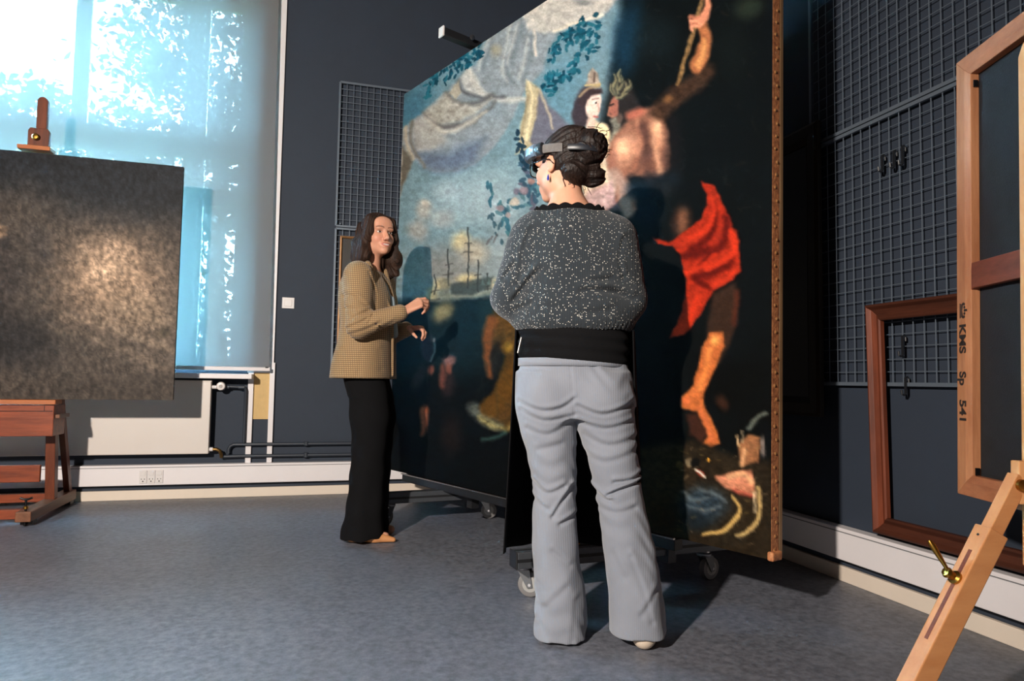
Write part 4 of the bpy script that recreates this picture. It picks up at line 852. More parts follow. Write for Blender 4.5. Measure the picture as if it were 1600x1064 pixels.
cr.prism([S(.014, .500, bd), S(.014, .544, bd), S(.019, .542, bd), S(.019, .502, bd)], SN*.0006); cr.prism([S(.021, .504, bd), S(.021, .540, bd), S(.031, .546, bd), S(.025, .522, bd), S(.031, .498, bd)], SN*.0006)
cr.prism([S(.040, .519, bd), S(.040, .525, bd), S(.047, .525, bd), S(.047, .519, bd)], SN*.0006)
cr.build('stencil_crown', INK, bk)
# beech easel behind it
BE = wood('beech_z', (218, 160, 108), (200, 138, 88), 'Z', .42, 9); BEX = wood('beech_x', (212, 150, 98), (192, 128, 80), 'X', .42, 9)
be = empty('beech_easel', (S(.40, 0)+SN*.1).to_2d().to_3d(), 'pale beech easel with telescopic rear leg and brass lever at the right edge', 'easel')
sm = .346
MB().prism([S(sm-.030, -.12, .040), S(sm+.040, -.12, .040), S(sm+.040, 1.10, .040), S(sm+.030, 1.155, .040), S(sm-.012, 1.155, .040), S(sm-.030, 1.125, .040)], SN*.026).build('mast', BE, be, bevel=.003)
MB().prism([S(sm+.0, -.035, .040), S(sm+.16, -.035, .040), S(sm+.16, -.004, .040), S(sm+.0, -.004, .040)], SN*-.09).build('canvas_ledge', BEX, be, bevel=.003)
for ds, q in ((.045, .10), (.065, .42)): MB().bar(S(sm+ds, -.07, .018), (S(sm+q, 0, -.20).x, S(sm+q, 0, -.20).y, 0.0), .04, .03, up=SN).build('front_leg', BE, be, bevel=.003)
MB().bar(S(sm+.005, .03, .085), S(sm+.005, .13, .085), .030, .04, up=SN).build('hinge_block', BE, be, bevel=.003)
Hg = S(.352, .075, .105); Ft = Vector((1.225, 1.275, 0.012)); Ld = (Ft-Hg).normalized(); La = Ld.cross(Vector((0, 0, 1))).normalized(); Lb = La.cross(Ld)
LL = (Ft-Hg).length
MB().bar(Hg-Ld*.02, Hg+Ld*LL*.62, .030, .036).build('inner_leg', BEX, be, bevel=.002)
ol = MB().bar(Hg+Ld*.125, Ft, .046, .052).build('outer_leg', BEX, be, bevel=.003)
# slot and lever on the leg's upper face
A0 = Lb*.0262
MB().bar(Hg+Ld*.19+A0, Hg+Ld*.42+A0, .010, .0012).build('slot', PINE_D, ol)
hp = Hg+Ld*.265+A0
lv = MB().lathe(hp, Lb, [(.016, 0), (.016, .006), (.010, .010), (.010, .022), (.013, .026), (.010, .032), (0, .034)], 16).build('lever_boss', BRASS, ol, smooth=True)
e_ = hp+Lb*.020
MB().tube([e_, e_+Vector((-.006, .004, .016)), e_+Vector((-.012, .014, .036)), e_+Vector((-.020, .024, .058)), e_+Vector((-.024, .030, .070))], [.006, .0045, .006, .0075, .005], 10).build('lever_handle', BRASS, ol, smooth=True)
MB().cyl(Hg+Ld*.15+A0, Hg+Ld*.15+A0*1.05, .003, 8).build('screw', IRON, ol)
sg = 1 if La.dot(Vector((-.6, -.8, 0))) > 0 else -1
MB().cyl(Hg+La*sg*.015, Hg+La*sg*.024, .014, 14).build('hinge_bolt', BRASS, be, smooth=True)

# ------------------------------------------------------------------ people
def nodes_of(name, rough=.8):
    m = bpy.data.materials.new(name); m.use_nodes = True; n, l = m.node_tree.nodes, m.node_tree.links; p = n['Principled BSDF']; p.inputs['Roughness'].default_value = rough
    tc = n.new('ShaderNodeTexCoord'); return m, n, l, p, tc
def fleck_knit():
    m, n, l, p, tc = nodes_of('flecked_knit', .9)
    v = n.new('ShaderNodeTexVoronoi'); v.inputs['Scale'].default_value = 210; l.new(tc.outputs['Object'], v.inputs['Vector'])
    lt = n.new('ShaderNodeMath'); lt.operation = 'LESS_THAN'; lt.inputs[1].default_value = .30; l.new(v.outputs['Distance'], lt.inputs[0])
    sp_ = n.new('ShaderNodeSeparateColor'); l.new(v.outputs['Color'], sp_.inputs[0]); g = n.new('ShaderNodeMath'); g.operation = 'GREATER_THAN'; g.inputs[1].default_value = .74; l.new(sp_.outputs[0], g.inputs[0])
    mu = n.new('ShaderNodeMath'); mu.operation = 'MULTIPLY'; l.new(lt.outputs[0], mu.inputs[0]); l.new(g.outputs[0], mu.inputs[1])
    mx = n.new('ShaderNodeMix'); mx.data_type = 'RGBA'; l.new(mu.outputs[0], mx.inputs['Factor']); mx.inputs['A'].default_value = (*lin((31, 39, 46)), 1); mx.inputs['B'].default_value = (*lin((226, 220, 210)), 1); l.new(mx.outputs['Result'], p.inputs['Base Color'])
    w = n.new('ShaderNodeTexWave'); w.bands_direction = 'X'; w.inputs['Scale'].default_value = 55; w.inputs['Distortion'].default_value = .6; l.new(tc.outputs['Object'], w.inputs['Vector'])
    b = n.new('ShaderNodeBump'); b.inputs['Strength'].default_value = .5; b.inputs['Distance'].default_value = .003; l.new(w.outputs['Fac'], b.inputs['Height']); l.new(b.outputs['Normal'], p.inputs['Normal']); p.inputs['Sheen Weight'].default_value = .2
    return m
def corduroy():
    m, n, l, p, tc = nodes_of('grey_corduroy', .85)
    w = n.new('ShaderNodeTexWave'); w.bands_direction = 'X'; w.inputs['Scale'].default_value = 110; w.inputs['Distortion'].default_value = .4; l.new(tc.outputs['Object'], w.inputs['Vector'])
    t = n.new('ShaderNodeTexNoise'); t.inputs['Scale'].default_value = 9; t.inputs['Detail'].default_value = 5; l.new(tc.outputs['Object'], t.inputs['Vector'])
    mx = n.new('ShaderNodeMix'); mx.data_type = 'RGBA'; l.new(t.outputs['Fac'], mx.inputs['Factor']); mx.inputs['A'].default_value = (*lin((110, 115, 126)), 1); mx.inputs['B'].default_value = (*lin((136, 140, 150)), 1); l.new(mx.outputs['Result'], p.inputs['Base Color'])
    b = n.new('ShaderNodeBump'); b.inputs['Strength'].default_value = .4; b.inputs['Distance'].default_value = .002; l.new(w.outputs['Fac'], b.inputs['Height']); l.new(b.outputs['Normal'], p.inputs['Normal']); p.inputs['Sheen Weight'].default_value = .3
    return m
def tweed():
    m, n, l, p, tc = nodes_of('brown_check_tweed', .9)
    outs = []
    for d, sc in (('X', 34), ('Z', 30)):
        w = n.new('ShaderNodeTexWave'); w.bands_direction = d; w.inputs['Scale'].default_value = sc; w.inputs['Distortion'].default_value = .3; l.new(tc.outputs['Object'], w.inputs['Vector']); outs.append(w.outputs['Fac'])
    mu = n.new('ShaderNodeMath'); mu.operation = 'MULTIPLY'; l.new(outs[0], mu.inputs[0]); l.new(outs[1], mu.inputs[1])
    mx = n.new('ShaderNodeMix'); mx.data_type = 'RGBA'; l.new(mu.outputs[0], mx.inputs['Factor']); mx.inputs['A'].default_value = (*lin((104, 82, 58)), 1); mx.inputs['B'].default_value = (*lin((196, 162, 116)), 1)
    l.new(mx.outputs['Result'], p.inputs['Base Color']); p.inputs['Sheen Weight'].default_value = .15
    b = n.new('ShaderNodeBump'); b.inputs['Strength'].default_value = .25; b.inputs['Distance'].default_value = .002; l.new(mu.outputs[0], b.inputs['Height']); l.new(b.outputs['Normal'], p.inputs['Normal'])
    return m
SKIN = mat('skin', (200, 150, 128), rough=.5, attr='Col', var=.08, vscale=30, spec=.35); SKIN.node_tree.nodes['Principled BSDF'].inputs['Subsurface Weight'].default_value = .08; SKIN.node_tree.nodes['Principled BSDF'].inputs['Subsurface Scale'].default_value = .01
HAIR = mat('dark_brown_hair', (60, 40, 29), rough=.62, rgb2=(26, 17, 14), vscale=40, bump=.8, bscale=150, stretch=(1.6, 1.6, .18), spec=.22)
HAIR2 = mat('near_black_hair', (42, 29, 24), rough=.55, rgb2=(15, 11, 11), vscale=40, bump=1.0, bscale=120, stretch=(1, 1, .4), spec=.3)
BLACKCL = mat('black_cloth', (14, 14, 16), rough=.95, spec=.15, var=.2, vscale=12, bump=.2, bscale=200)

def frame_of(face):
    f = np.array(face, float); f /= np.linalg.norm(f); r = np.cross(f, [0, 0, 1.0]); r /= np.linalg.norm(r); u = np.cross(r, f); return np.stack([r, f, u], 1)
def add_head(S_, R, t, k=.012):
    xf = (R, np.array(t, float)); A_ = lambda prim, kk=k, op='u': S_.add(prim, kk, op, xf)
    A_(f_ell((0, -.012, .032), (.073, .092, .084)), .02); A_(f_ell((0, .026, -.036), (.060, .062, .078)), .03); A_(f_ell((0, .070, -.098), (.020, .018, .016)), .03)
    for s in (-1, 1):
        A_(f_ell((s*.044, .004, -.066), (.022, .030, .026)), .03); A_(f_ell((s*.036, .060, -.030), (.024, .022, .022)), .025); A_(f_ell((s*.028, .079, .020), (.022, .012, .009)), .015)
    A_(f_ell((0, .070, .052), (.052, .022, .036)), .03)
    for s in (-1, 1): A_(f_ell((s*.031, .096, .000), (.017, .014, .011)), .012, 's')
    A_(f_cone((0, .084, .010), (0, .108, -.034), .0075, .0115), .012)
    for s in (-1, 1): A_(f_ell((s*.011, .098, -.040), (.009, .010, .008)), .008)
    A_(f_ell((0, .080, -.070), (.030, .012, .016)), .015); A_(f_ell((0, .0895, -.0645), (.021, .009, .0055)), .005); A_(f_ell((0, .0885, -.0765), (.018, .010, .0065)), .005); A_(f_ell((0, .098, -.0700), (.019, .008, .0022)), .003, 's')
    for s in (-1, 1): A_(f_ell((s*.077, -.010, -.008), (.009, .019, .031)), .008); A_(f_ell((s*.085, -.006, -.004), (.006, .010, .017)), .005, 's')
def head_color(V, R, t, base, lips, brow):
    L_ = (V-np.array(t))@R; x, y, z = L_[:, 0], L_[:, 1], L_[:, 2]; C = np.tile(np.array(lin(base)), (len(V), 1))
    def mixc(a, c): 
        nonlocal C
        C = C*(1-a[:, None])+np.array(lin(c))*a[:, None]
    fr = y > .05
    for s in (-1, 1):
        mixc(np.exp(-(((x-s*.040)/.020)**2+((z+.036)/.018)**2))*.35*fr, (206, 120, 104))
        bz = .024+.004*np.sin((np.abs(x)-.012)/.045*3.14); mixc(np.clip(1.3-np.abs(z-bz)/.0042, 0, 1)*((s*x > .010) & (s*x < .052))*fr*.85, brow)
        e = ((x-s*.031)/.018)**2+((z-.002)/.0095)**2; mixc(np.clip(1.4-e, 0, 1)*fr*.55, (120, 76, 62))
    e = (x/.027)**2+((z+.0695-.10*np.abs(x))/.0105)**2; mixc(np.clip((1.1-e)*3, 0, 1)*fr, lips)
    mixc(np.clip((1-((x/.020)**2+((z+.0692-.10*np.abs(x))/.0042)**2))*3, 0, 1)*fr*.9, (222, 212, 204))
    mixc(np.clip(1-np.hypot((np.abs(x)-.010)/.004, (z+.045)/.003), 0, 1)*fr*.8, (90, 46, 38))
    return C
def eyes(parent, R, t, iris=(70, 52, 40)):
    em = mat('eye_'+parent.name, (220, 214, 208), rough=.15, attr='Col')
    for s in (-1, 1):
        c = np.array(t)+R@np.array((s*.031, .0775, .001)); S_ = SDF(c-.022, c+.022, .0012); S_.add(f_ell((0, 0, 0), (.0135, .0085, .0062)), .001, 'u', (R, c))
        def col(V):
            L_ = (V-c)@R; r = np.hypot(L_[:, 0]-.001, L_[:, 2]-.0006); C = np.tile(np.array(lin((214, 206, 198))), (len(V), 1)); C[r < .0062] = lin(iris); C[r < .0030] = lin((12, 10, 10)); C[L_[:, 2] > .0040] = lin((50, 32, 28)); return C
        S_.build('eye', em, parent, col, 0)
def add_hand(S_, W, D, N, T, curls, sc=1.0, thumb=(.5, .6, .4), k=.004):
    """W wrist, D finger direction, N palm side, T thumb side"""
    W, D, N, T = [np.array(v, float) for v in (W, D, N, T)]; D /= np.linalg.norm(D); N -= D*(N@D); N /= np.linalg.norm(N); T = T-D*(T@D)-N*(T@N); T /= np.linalg.norm(T)
    spec = [(.028, .086, (.040, .024, .020), .0088), (.009, .090, (.045, .027, .021), .0090), (-.010, .086, (.041, .025, .020), .0086), (-.027, .078, (.032, .019, .017), .0076)]
    for (o, kn, seg, r), cu in zip(spec, curls):
        K = W+(D*kn+T*o)*sc; S_.add(f_cone(W+(D*.006+T*o*.55)*sc, K, .0125*sc, .0105*sc), .012); p = K; a = 0
        for sl_, c in zip(seg, cu):
            a += math.radians(c); d = D*math.cos(a)+N*math.sin(a)-T*o*.6; d /= np.linalg.norm(d); q = p+d*sl_*sc; S_.add(f_cone(p, q, r*sc, r*.92*sc), k); p = q; r *= .92
    p = W+(D*.022+T*.020+N*.006)*sc
    for sl_, w, r in ((.042, 0, .0115), (.032, 1, .0095), (.026, 2, .0085)):
        d = D*(.55+.2*w)+T*thumb[0]*(1-.4*w)+N*thumb[1]*(.5+.4*w); d /= np.linalg.norm(d); q = p+d*sl_*sc; S_.add(f_cone(p, q, r*sc, r*.9*sc), .005); p = q
def smooth_pts(P, n=4):
    P = np.array(P, float); Q = []
    for i in range(len(P)-1):
        p0, p1, p2, p3 = P[max(i-1, 0)], P[i], P[i+1], P[min(i+2, len(P)-1)]
        for t in np.linspace(0, 1, n, endpoint=False): Q.append(.5*((2*p1)+(-p0+p2)*t+(2*p0-5*p1+4*p2-p3)*t*t+(-p0+3*p1-3*p2+p3)*t**3))
    return Q+[P[-1]]
def folds2d(lines, cond=None, axis=(0, 2)):
    """creases drawn on the cloth: lines = (points in two axes, depth, width)"""
    def fn(X, Y, Z):
        G = (X, Y, Z); u, v = np.broadcast_arrays(G[axis[0]], G[axis[1]]) if False else (G[axis[0]], G[axis[1]])
        out = 0
        for pts, dep, wid in lines:
            pts = smooth_pts(pts)
            best = None
            for (a, b) in zip(pts[:-1], pts[1:]):
                e = (b[0]-a[0], b[1]-a[1]); L_ = e[0]**2+e[1]**2+1e-9; t = np.clip(((u-a[0])*e[0]+(v-a[1])*e[1])/L_, 0, 1)
                d = (u-a[0]-t*e[0])**2+(v-a[1]-t*e[1])**2; best = d if best is None else np.minimum(best, d)
                # ridge above the crease
            out = out+dep*np.exp(-best/wid**2)
            pts2 = [(p[0], p[1]+wid*1.9) for p in pts]; best = None
            for (a, b) in zip(pts2[:-1], pts2[1:]):
                e = (b[0]-a[0], b[1]-a[1]); L_ = e[0]**2+e[1]**2+1e-9; t = np.clip(((u-a[0])*e[0]+(v-a[1])*e[1])/L_, 0, 1)
                d = (u-a[0]-t*e[0])**2+(v-a[1]-t*e[1])**2; best = d if best is None else np.minimum(best, d)
            out = out-dep*.8*np.exp(-best/(wid*1.2)**2)
        return out*(cond(X, Y, Z) if cond else 1)
    return fn
def shoe(S_, heel, toe, k=.02, w=.034, h=.05):
    heel, toe = np.array(heel, float), np.array(toe, float); m = heel*.45+toe*.55
    S_.add(f_cone(heel+[0, 0, w], m+[0, 0, w*.95], w*.95, w), k); S_.add(f_cone(m+[0, 0, w*.9], toe+[0, 0, w*.45], w, w*.42), k); S_.add(f_cone(heel+[0, 0, w+.01], heel*.8+toe*.2+[0, 0, h+.02], w*.9, w*.8), k)
def floor_cut(S_, z): S_.disp(lambda X, Y, Z: np.maximum(0, 0)+np.where(Z < z, np.maximum(z-Z, 0)*4, 0)+0*X+0*Y)

# ---- woman in the tweed blazer (frame: x to the right of the picture, y away, facing +x)
w1 = empty('person', (.31, 3.74, 0), 'person in brown checked blazer and black flared trousers gesturing beside the big canvas', 'person'); w1.rotation_euler = (0, 0, math.radians(-9))
R1 = frame_of((.53, -.845, .07)); T1 = (-.006, -.02, 1.628)
S1 = SDF((-.34, -.42, -.01), (.36, .36, 1.80), .0032)
add_head(S1, R1, T1)
S1.add(f_cone((-.045, .0, 1.40), (-.035, -.005, 1.56), .056, .050), .03)
BT = [(.90, -.05, 0, .10, .14), (1.05, -.045, 0, .105, .145), (1.27, -.045, 0, .11, .165), (1.38, -.05, 0, .085, .15), (1.44, -.05, 0, .06, .09)]
S1.add(f_loft(BT, math.radians(-20)), .02)
AN = [(-.088, -.165, 1.385), (-.072, -.232, 1.115), (.148, -.232, 1.196)]; AF = [(.01, .16, 1.385), (.05, .19, 1.10), (.165, .035, 1.128)]
for a in (AN, AF): S1.add(f_cone(a[0], a[1], .05, .042), .03); S1.add(f_cone(a[1], a[2], .042, .027), .02)
add_hand(S1, (.163, -.231, 1.203), (.83, .10, .52), (.35, .75, -.55), (-.45, .35, .82), ((28, 40, 26), (44, 52, 34), (54, 56, 36), (62, 58, 38)), 1.0, (.55, .75, 0))
add_hand(S1, (.172, .030, 1.130), (.75, -.5, .05), (.3, -.2, -.9), (.3, -.8, .3), ((40, 50, 30), (48, 55, 35), (52, 55, 35), (56, 55, 35)), .95, (.5, .7, 0))
for cy, dx in ((-.085, 0), (.085, .02)):
    S1.add(f_cone((-.03+dx, cy*.9, .84), (-.015+dx, cy, .48), .066, .052), .03); S1.add(f_cone((-.015+dx, cy, .48), (-.045+dx, cy, .09), .055, .036), .02)
    S1.add(f_cone((-.06+dx, cy, .05), (.08+dx, cy, .028), .03, .022), .02)
S1.build('body', SKIN, w1, lambda V: head_color(V, R1, T1, (202, 146, 120), (176, 92, 84), (92, 64, 50)), 1)
eyes(w1, R1, T1)
# hair
Sh = SDF((-.24, -.24, 1.36), (.18, .22, 1.80), .0035); X1 = (R1, np.array(T1))
Sh.add(f_ell((0, -.020, .036), (.086, .104, .094)), .02, 'u', X1); Sh.add(f_ell((0, -.060, -.075), (.094, .066, .125)), .04, 'u', X1)
for s in (-1, 1):
    Sh.add(f_cone((s*.062, .035, .075), (s*.080, .030, -.02), .026, .022), .03, 'u', X1); Sh.add(f_cone((s*.080, .022, -.02), (s*.096, .020, -.13), .024, .032), .03, 'u', X1); Sh.add(f_cone((s*.096, .010, -.11), (s*.108, .010, -.20), .032, .016), .03, 'u', X1)
    Sh.add(f_cone((s*.085, -.05, -.05), (s*.105, -.05, -.19), .04, .026), .03, 'u', X1)
Sh.add(f_cone((-.02, -.08, -.1), (-.06, -.10, -.21), .05, .025), .03, 'u', X1); Sh.add(f_cone((.04, -.08, -.1), (.07, -.09, -.20), .05, .025), .03, 'u', X1)
Sh.add(f_ell((0, .105, -.035), (.058, .072, .105)), .012, 's', X1)
def strands(R, t, amp, fr, wav=8):
    def fn(X, Y, Z):
        x, y, z = X-t[0], Y-t[1], Z-t[2]; lx = R[0, 0]*x+R[1, 0]*y+R[2, 0]*z; ly = R[0, 1]*x+R[1, 1]*y+R[2, 1]*z; lz = R[0, 2]*x+R[1, 2]*y+R[2, 2]*z
        a = np.arctan2(lx, -ly+.02)+.10*np.sin(lz*38+lx*20); return amp*(np.sin(a*fr+wav*lz)+.6*np.sin(a*fr*2.3+1.7+lz*20)+.5*np.sin(lz*46+a*5))
    return fn
Sh.disp(strands(R1, T1, .0032, 22)); hair1 = Sh.build('hair', HAIR, w1, None, 1)
lk = MB(); Rm = Matrix([list(r) for r in R1]); Tm = Vector(T1); rr_ = random.Random(2)
for i in range(90):
    s = rr_.choice((-1, 1)); a = rr_.uniform(.2, 2.9); rx = .088+rr_.uniform(0, .01); p = Vector((s*rx*math.sin(a), -.02-.10*math.cos(a)*-1 if False else -.02-.09*math.cos(a-1.57+1.57)*-1, .06))
    base = Vector((s*(.070+rr_.uniform(0, .016)), rr_.uniform(-.10, .03), rr_.uniform(-.02, .08))); L_ = rr_.uniform(.12, .24); ph = rr_.uniform(0, 6)
    pts = []
    for q in range(7):
        u = q/6; pts.append(base+Vector((s*(.022*u+.006*math.sin(ph+u*5)), .010*math.sin(ph+u*4)-.004, -L_*u)))
    pts = [wloc(w1)+(Rm@p_+Tm) for p_ in pts]; lk.tube(pts, [.0035, .004, .004, .0036, .003, .002, .0008], 5)
lk.build('hair_strand', HAIR, hair1, smooth='all')
hair1.children[0]['kind'] = 'stuff'
# blazer
Sb = SDF((-.34, -.38, .80), (.26, .34, 1.52), .004)
BZ = [(.852, -.060, 0, .158, .208), (.93, -.058, 0, .152, .202), (1.05, -.046, 0, .137, .186), (1.15, -.040, 0, .134, .184), (1.27, -.046, 0, .138, .198), (1.36, -.054, 0, .118, .192), (1.415, -.060, 0, .088, .150), (1.455, -.062, 0, .062, .090)]
Sb.add(f_loft(BZ, math.radians(-20), 2.5), .015)
Sb.add(f_cone((.06, -.03, 1.50), (.100, -.050, 1.20), .056, .010), .010, 's')
for a, kf in ((AN, 1.0), (AF, 1.0)):
    Sb.add(f_cone(a[0], a[1], .078, .062), .025); c = np.array(a[1])+(np.array(a[2])-np.array(a[1]))*.93; Sb.add(f_cone(a[1], c, .062, .043), .02)
for a, b in (((-.045, -.115, 1.455), (.088, -.088, 1.20)), ((.030, .055, 1.455), (.108, -.020, 1.20)), ((-.05, -.10, 1.46), (-.10, 0.02, 1.475))): Sb.add(f_cone(a, b, .017, .008), .008)
for a, b in (((.088, -.088, 1.20), (.096, -.070, .87)),): Sb.add(f_cone(a, b, .007, .007), .008)
near = lambda X, Y, Z: (Y < -.10)+0.0*X+0*Z
Sb.disp(folds2d([([(-.13, 1.10), (-.06, 1.13), (.0, 1.17)], .006, .008), ([(-.12, 1.07), (-.05, 1.09), (.03, 1.13)], .005, .008), ([(-.10, 1.15), (-.03, 1.19)], .005, .009), ([(-.16, 1.28), (-.09, 1.26), (-.03, 1.22)], .005, .009), ([(-.15, 1.21), (-.08, 1.20)], .004, .008), ([(.03, 1.10), (.10, 1.14)], .004, .008), ([(-.03, 1.40), (.005, 1.30), (-.002, 1.18), (-.02, 1.13)], .007, .006), ([(-.16, 1.0), (-.15, .88)], .005, .012), ([(-.06, .98), (-.07, .88)], .004, .014), ([(.03, 1.0), (.04, .9)], .003, .012)], near))
Sb.build('blazer', tweed(), w1, None, 1)
St = SDF((-.22, -.26, .95), (.22, .24, 1.46), .005)
St.add(f_loft([(z, cx, cy, rx-.012, ry-.014) for z, cx, cy, rx, ry in BZ if z > .9 and z < 1.43], math.radians(-20)), .01); St.add(f_cone((.075, -.020, 1.28), (.100, -.042, 1.09), .020, .020), .015)
St.build('shirt', mat('pale_blue_shirt', (150, 166, 176), rough=.8, var=.1, vscale=20), w1, None, 1)
MB().lathe(wloc(w1)+Vector((.02, -.318, 1.125)), (.1, -1, 0), [(.006, 0), (.006, .002), (.004, .004)], 10).build('sleeve_button', mat('button_dark', (46, 34, 28), rough=.3), w1)
# trousers
Sp_ = SDF((-.24, -.26, .0), (.18, .26, .96), .0045)
for dx, cy in ((0, -.085), (.022, .085)):
    Sp_.add(f_loft([(.022, -.040+dx, cy, .106, .088), (.12, -.036+dx, cy, .099, .084), (.28, -.026+dx, cy, .091, .080), (.50, -.015+dx, cy, .090, .082), (.68, -.018+dx, cy*.95, .106, .092), (.90, -.045+dx*.2, cy*.7, .092, .085)]), .02)
Sp_.add(f_loft([(.76, -.03, 0, .105, .15), (.86, -.045, 0, .115, .165), (.94, -.05, 0, .11, .15)], math.radians(-14)), .02)
Sp_.disp(lambda X, Y, Z: .004*np.sin(X*55+np.sin(Z*9)*1.5+0*Y)*np.clip((.55-Z)/.4, 0, 1)+.002*np.sin(Z*42+X*30+0*Y))
Sp_.build('trousers', BLACKCL, w1, None, 1)
TAN = mat('tan_leather', (196, 136, 88), rough=.4, var=.12, vscale=30)
for cy, dx, tx in ((-.088, 0, .124), (.088, .022, .10)):
    Sf = SDF((-.16, cy-.06, -.004), (.16, cy+.06, .13), .003); shoe(Sf, (-.085+dx, cy, .0), (tx, cy-.012 if cy < 0 else cy, .0), .02, .031); floor_cut(Sf, .004); Sf.build('shoe', TAN, w1, None, 1)

# ---- woman with the headset, seen from behind (frame: x to the right, y forward = away)
w2 = empty('person', (.85, 2.19, 0), 'person seen from behind in flecked grey sweater, black apron and pale corduroy trousers', 'person'); w2.rotation_euler = (0, 0, math.radians(-23))
R2 = frame_of((-.80, .60, -.02)); T2 = (-.044, .024, 1.612); X2 = (R2, np.array(T2))
Q = SDF((-.36, -.22, -.01), (.36, .50, 1.76), .004)
add_head(Q, R2, T2)
Q.add(f_cone((-.018, .0, 1.40), (-.030, .015, 1.56), .060, .052), .03)
for s, x in ((-1, -.115), (1, .085)): Q.add(f_cone((-.02, .0, 1.455), (x, .0, 1.400), .045, .036), .04)
Q.add(f_loft([(.86, .005, 0, .165, .11), (1.05, 0, 0, .165, .11), (1.27, 0, 0, .165, .10), (1.36, -.005, 0, .135, .080), (1.440, -.012, .0, .095, .060)]), .03)
AL = [(-.148, 0, 1.350), (-.222, .0, 1.14), (-.165, .27, 1.075)]; AR = [(.136, 0, 1.348), (.184, .0, 1.14), (.12, .28, 1.09)]
for a in (AL, AR): Q.add(f_cone(a[0], a[1], .046, .042), .02); Q.add(f_cone(a[1], a[2], .044, .028), .02)
add_hand(Q, (-.158, .285, 1.074), (.35, .9, .1), (.2, -.1, -.95), (.9, -.35, .1), ((22, 30, 20), (26, 34, 22), (30, 36, 24), (34, 38, 26)), 1.0)
add_hand(Q, (.112, .295, 1.091), (-.35, .9, .1), (-.2, -.1, -.95), (-.9, -.35, .1), ((22, 30, 20), (26, 34, 22), (30, 36, 24), (34, 38, 26)), 1.0)
for a in (((-.085, .01, .86), (-.056, 0, .48), (-.032, -.01, .08)), ((.095, .01, .86), (.160, 0, .48), (.225, -.03, .10))):
    Q.add(f_cone(a[0], a[1], .085, .055), .03); Q.add(f_cone(a[1], a[2], .055, .036), .02)
Q.add(f_cone((-.032, -.03, .05), (-.03, .11, .028), .03, .024), .02); Q.add(f_cone((.225, -.05, .075), (.245, .09, .028), .03, .024), .02)
Q.build('body', SKIN, w2, lambda V: head_color(V, R2, T2, (208, 152, 124), (176, 92, 84), (40, 28, 24)), 1)
eyes(w2, R2, T2)
# hair pinned up
H2 = SDF((-.20, -.20, 1.44), (.20, .18, 1.80), .0032)
H2.add(f_ell((0, -.022, .034), (.084, .098, .094)), .02, 'u', X2)
H2.add(f_ell((0, .105, -.012), (.078, .078, .088)), .012, 's', X2)
for s in (-1, 1): H2.add(f_ell((s*.088, .004, -.020), (.034, .030, .045)), .010, 's', X2)
H2.add(f_ell((.012, -.118, .046), (.062, .052, .062)), .012, 'u', X2); H2.add(f_ell((-.015, -.080, -.042), (.074, .045, .040)), .012, 'u', X2); H2.add(f_ell((.035, -.108, -.048), (.046, .042, .040)), .010, 'u', X2); H2.add(f_ell((.0, -.06, .095), (.06, .05, .032)), .03, 'u', X2)
def swirl(R, t):
    def fn(X, Y, Z):
        x, y, z = X-t[0], Y-t[1], Z-t[2]; lx = R[0, 0]*x+R[1, 0]*y+R[2, 0]*z; ly = R[0, 1]*x+R[1, 1]*y+R[2, 1]*z; lz = R[0, 2]*x+R[1, 2]*y+R[2, 2]*z
        a = np.arctan2(lz-.045, lx-.012); r = np.sqrt((lx-.012)**2+(lz-.045)**2)
        b = np.clip((-.085-ly)/.03, 0, 1); return (1-b)*.0016*(np.sin(lz*260+ly*150+lx*60)+.8*np.sin(lz*520+ly*260+lx*90))+b*(.0030*np.sin(r*210+a*3+1.5*np.sin(a*4))+.0016*np.sin(r*520+a*5))
    return fn
H2.disp(swirl(R2, T2)); hair2 = H2.build('hair', HAIR2, w2, None, 1)
wm = MB(); Rm = Matrix([list(r) for r in R2]); Tm = Vector(T2); rr_ = random.Random(8)
for i in range(34):
    if i < 16: b0 = Vector((rr_.uniform(-.06, .06), rr_.uniform(-.075, -.03), -.055)); dv = Vector((rr_.uniform(-.01, .01), rr_.uniform(-.012, .004), -rr_.uniform(.03, .06)))
    else: b0 = Vector((.012+rr_.uniform(-.055, .06), -.120+rr_.uniform(-.03, .03), .07+rr_.uniform(-.06, .04))); dv = Vector((rr_.uniform(-.03, .05), rr_.uniform(-.04, -.01), rr_.uniform(-.02, .05)))
    ph = rr_.uniform(0, 6); pts = [b0+dv*(q/5)+Vector((.006*math.sin(ph+q), .005*math.cos(ph+q*1.3), .004*math.sin(q*1.7+ph)))*(q/5) for q in range(6)]
    wm.tube([wloc(w2)+Rm@p_+Tm for p_ in pts], [.0013]*5+[.0005], 4)
wm.build('hair_wisp', HAIR2, hair2, smooth='all'); hair2.children[0]['kind'] = 'stuff'
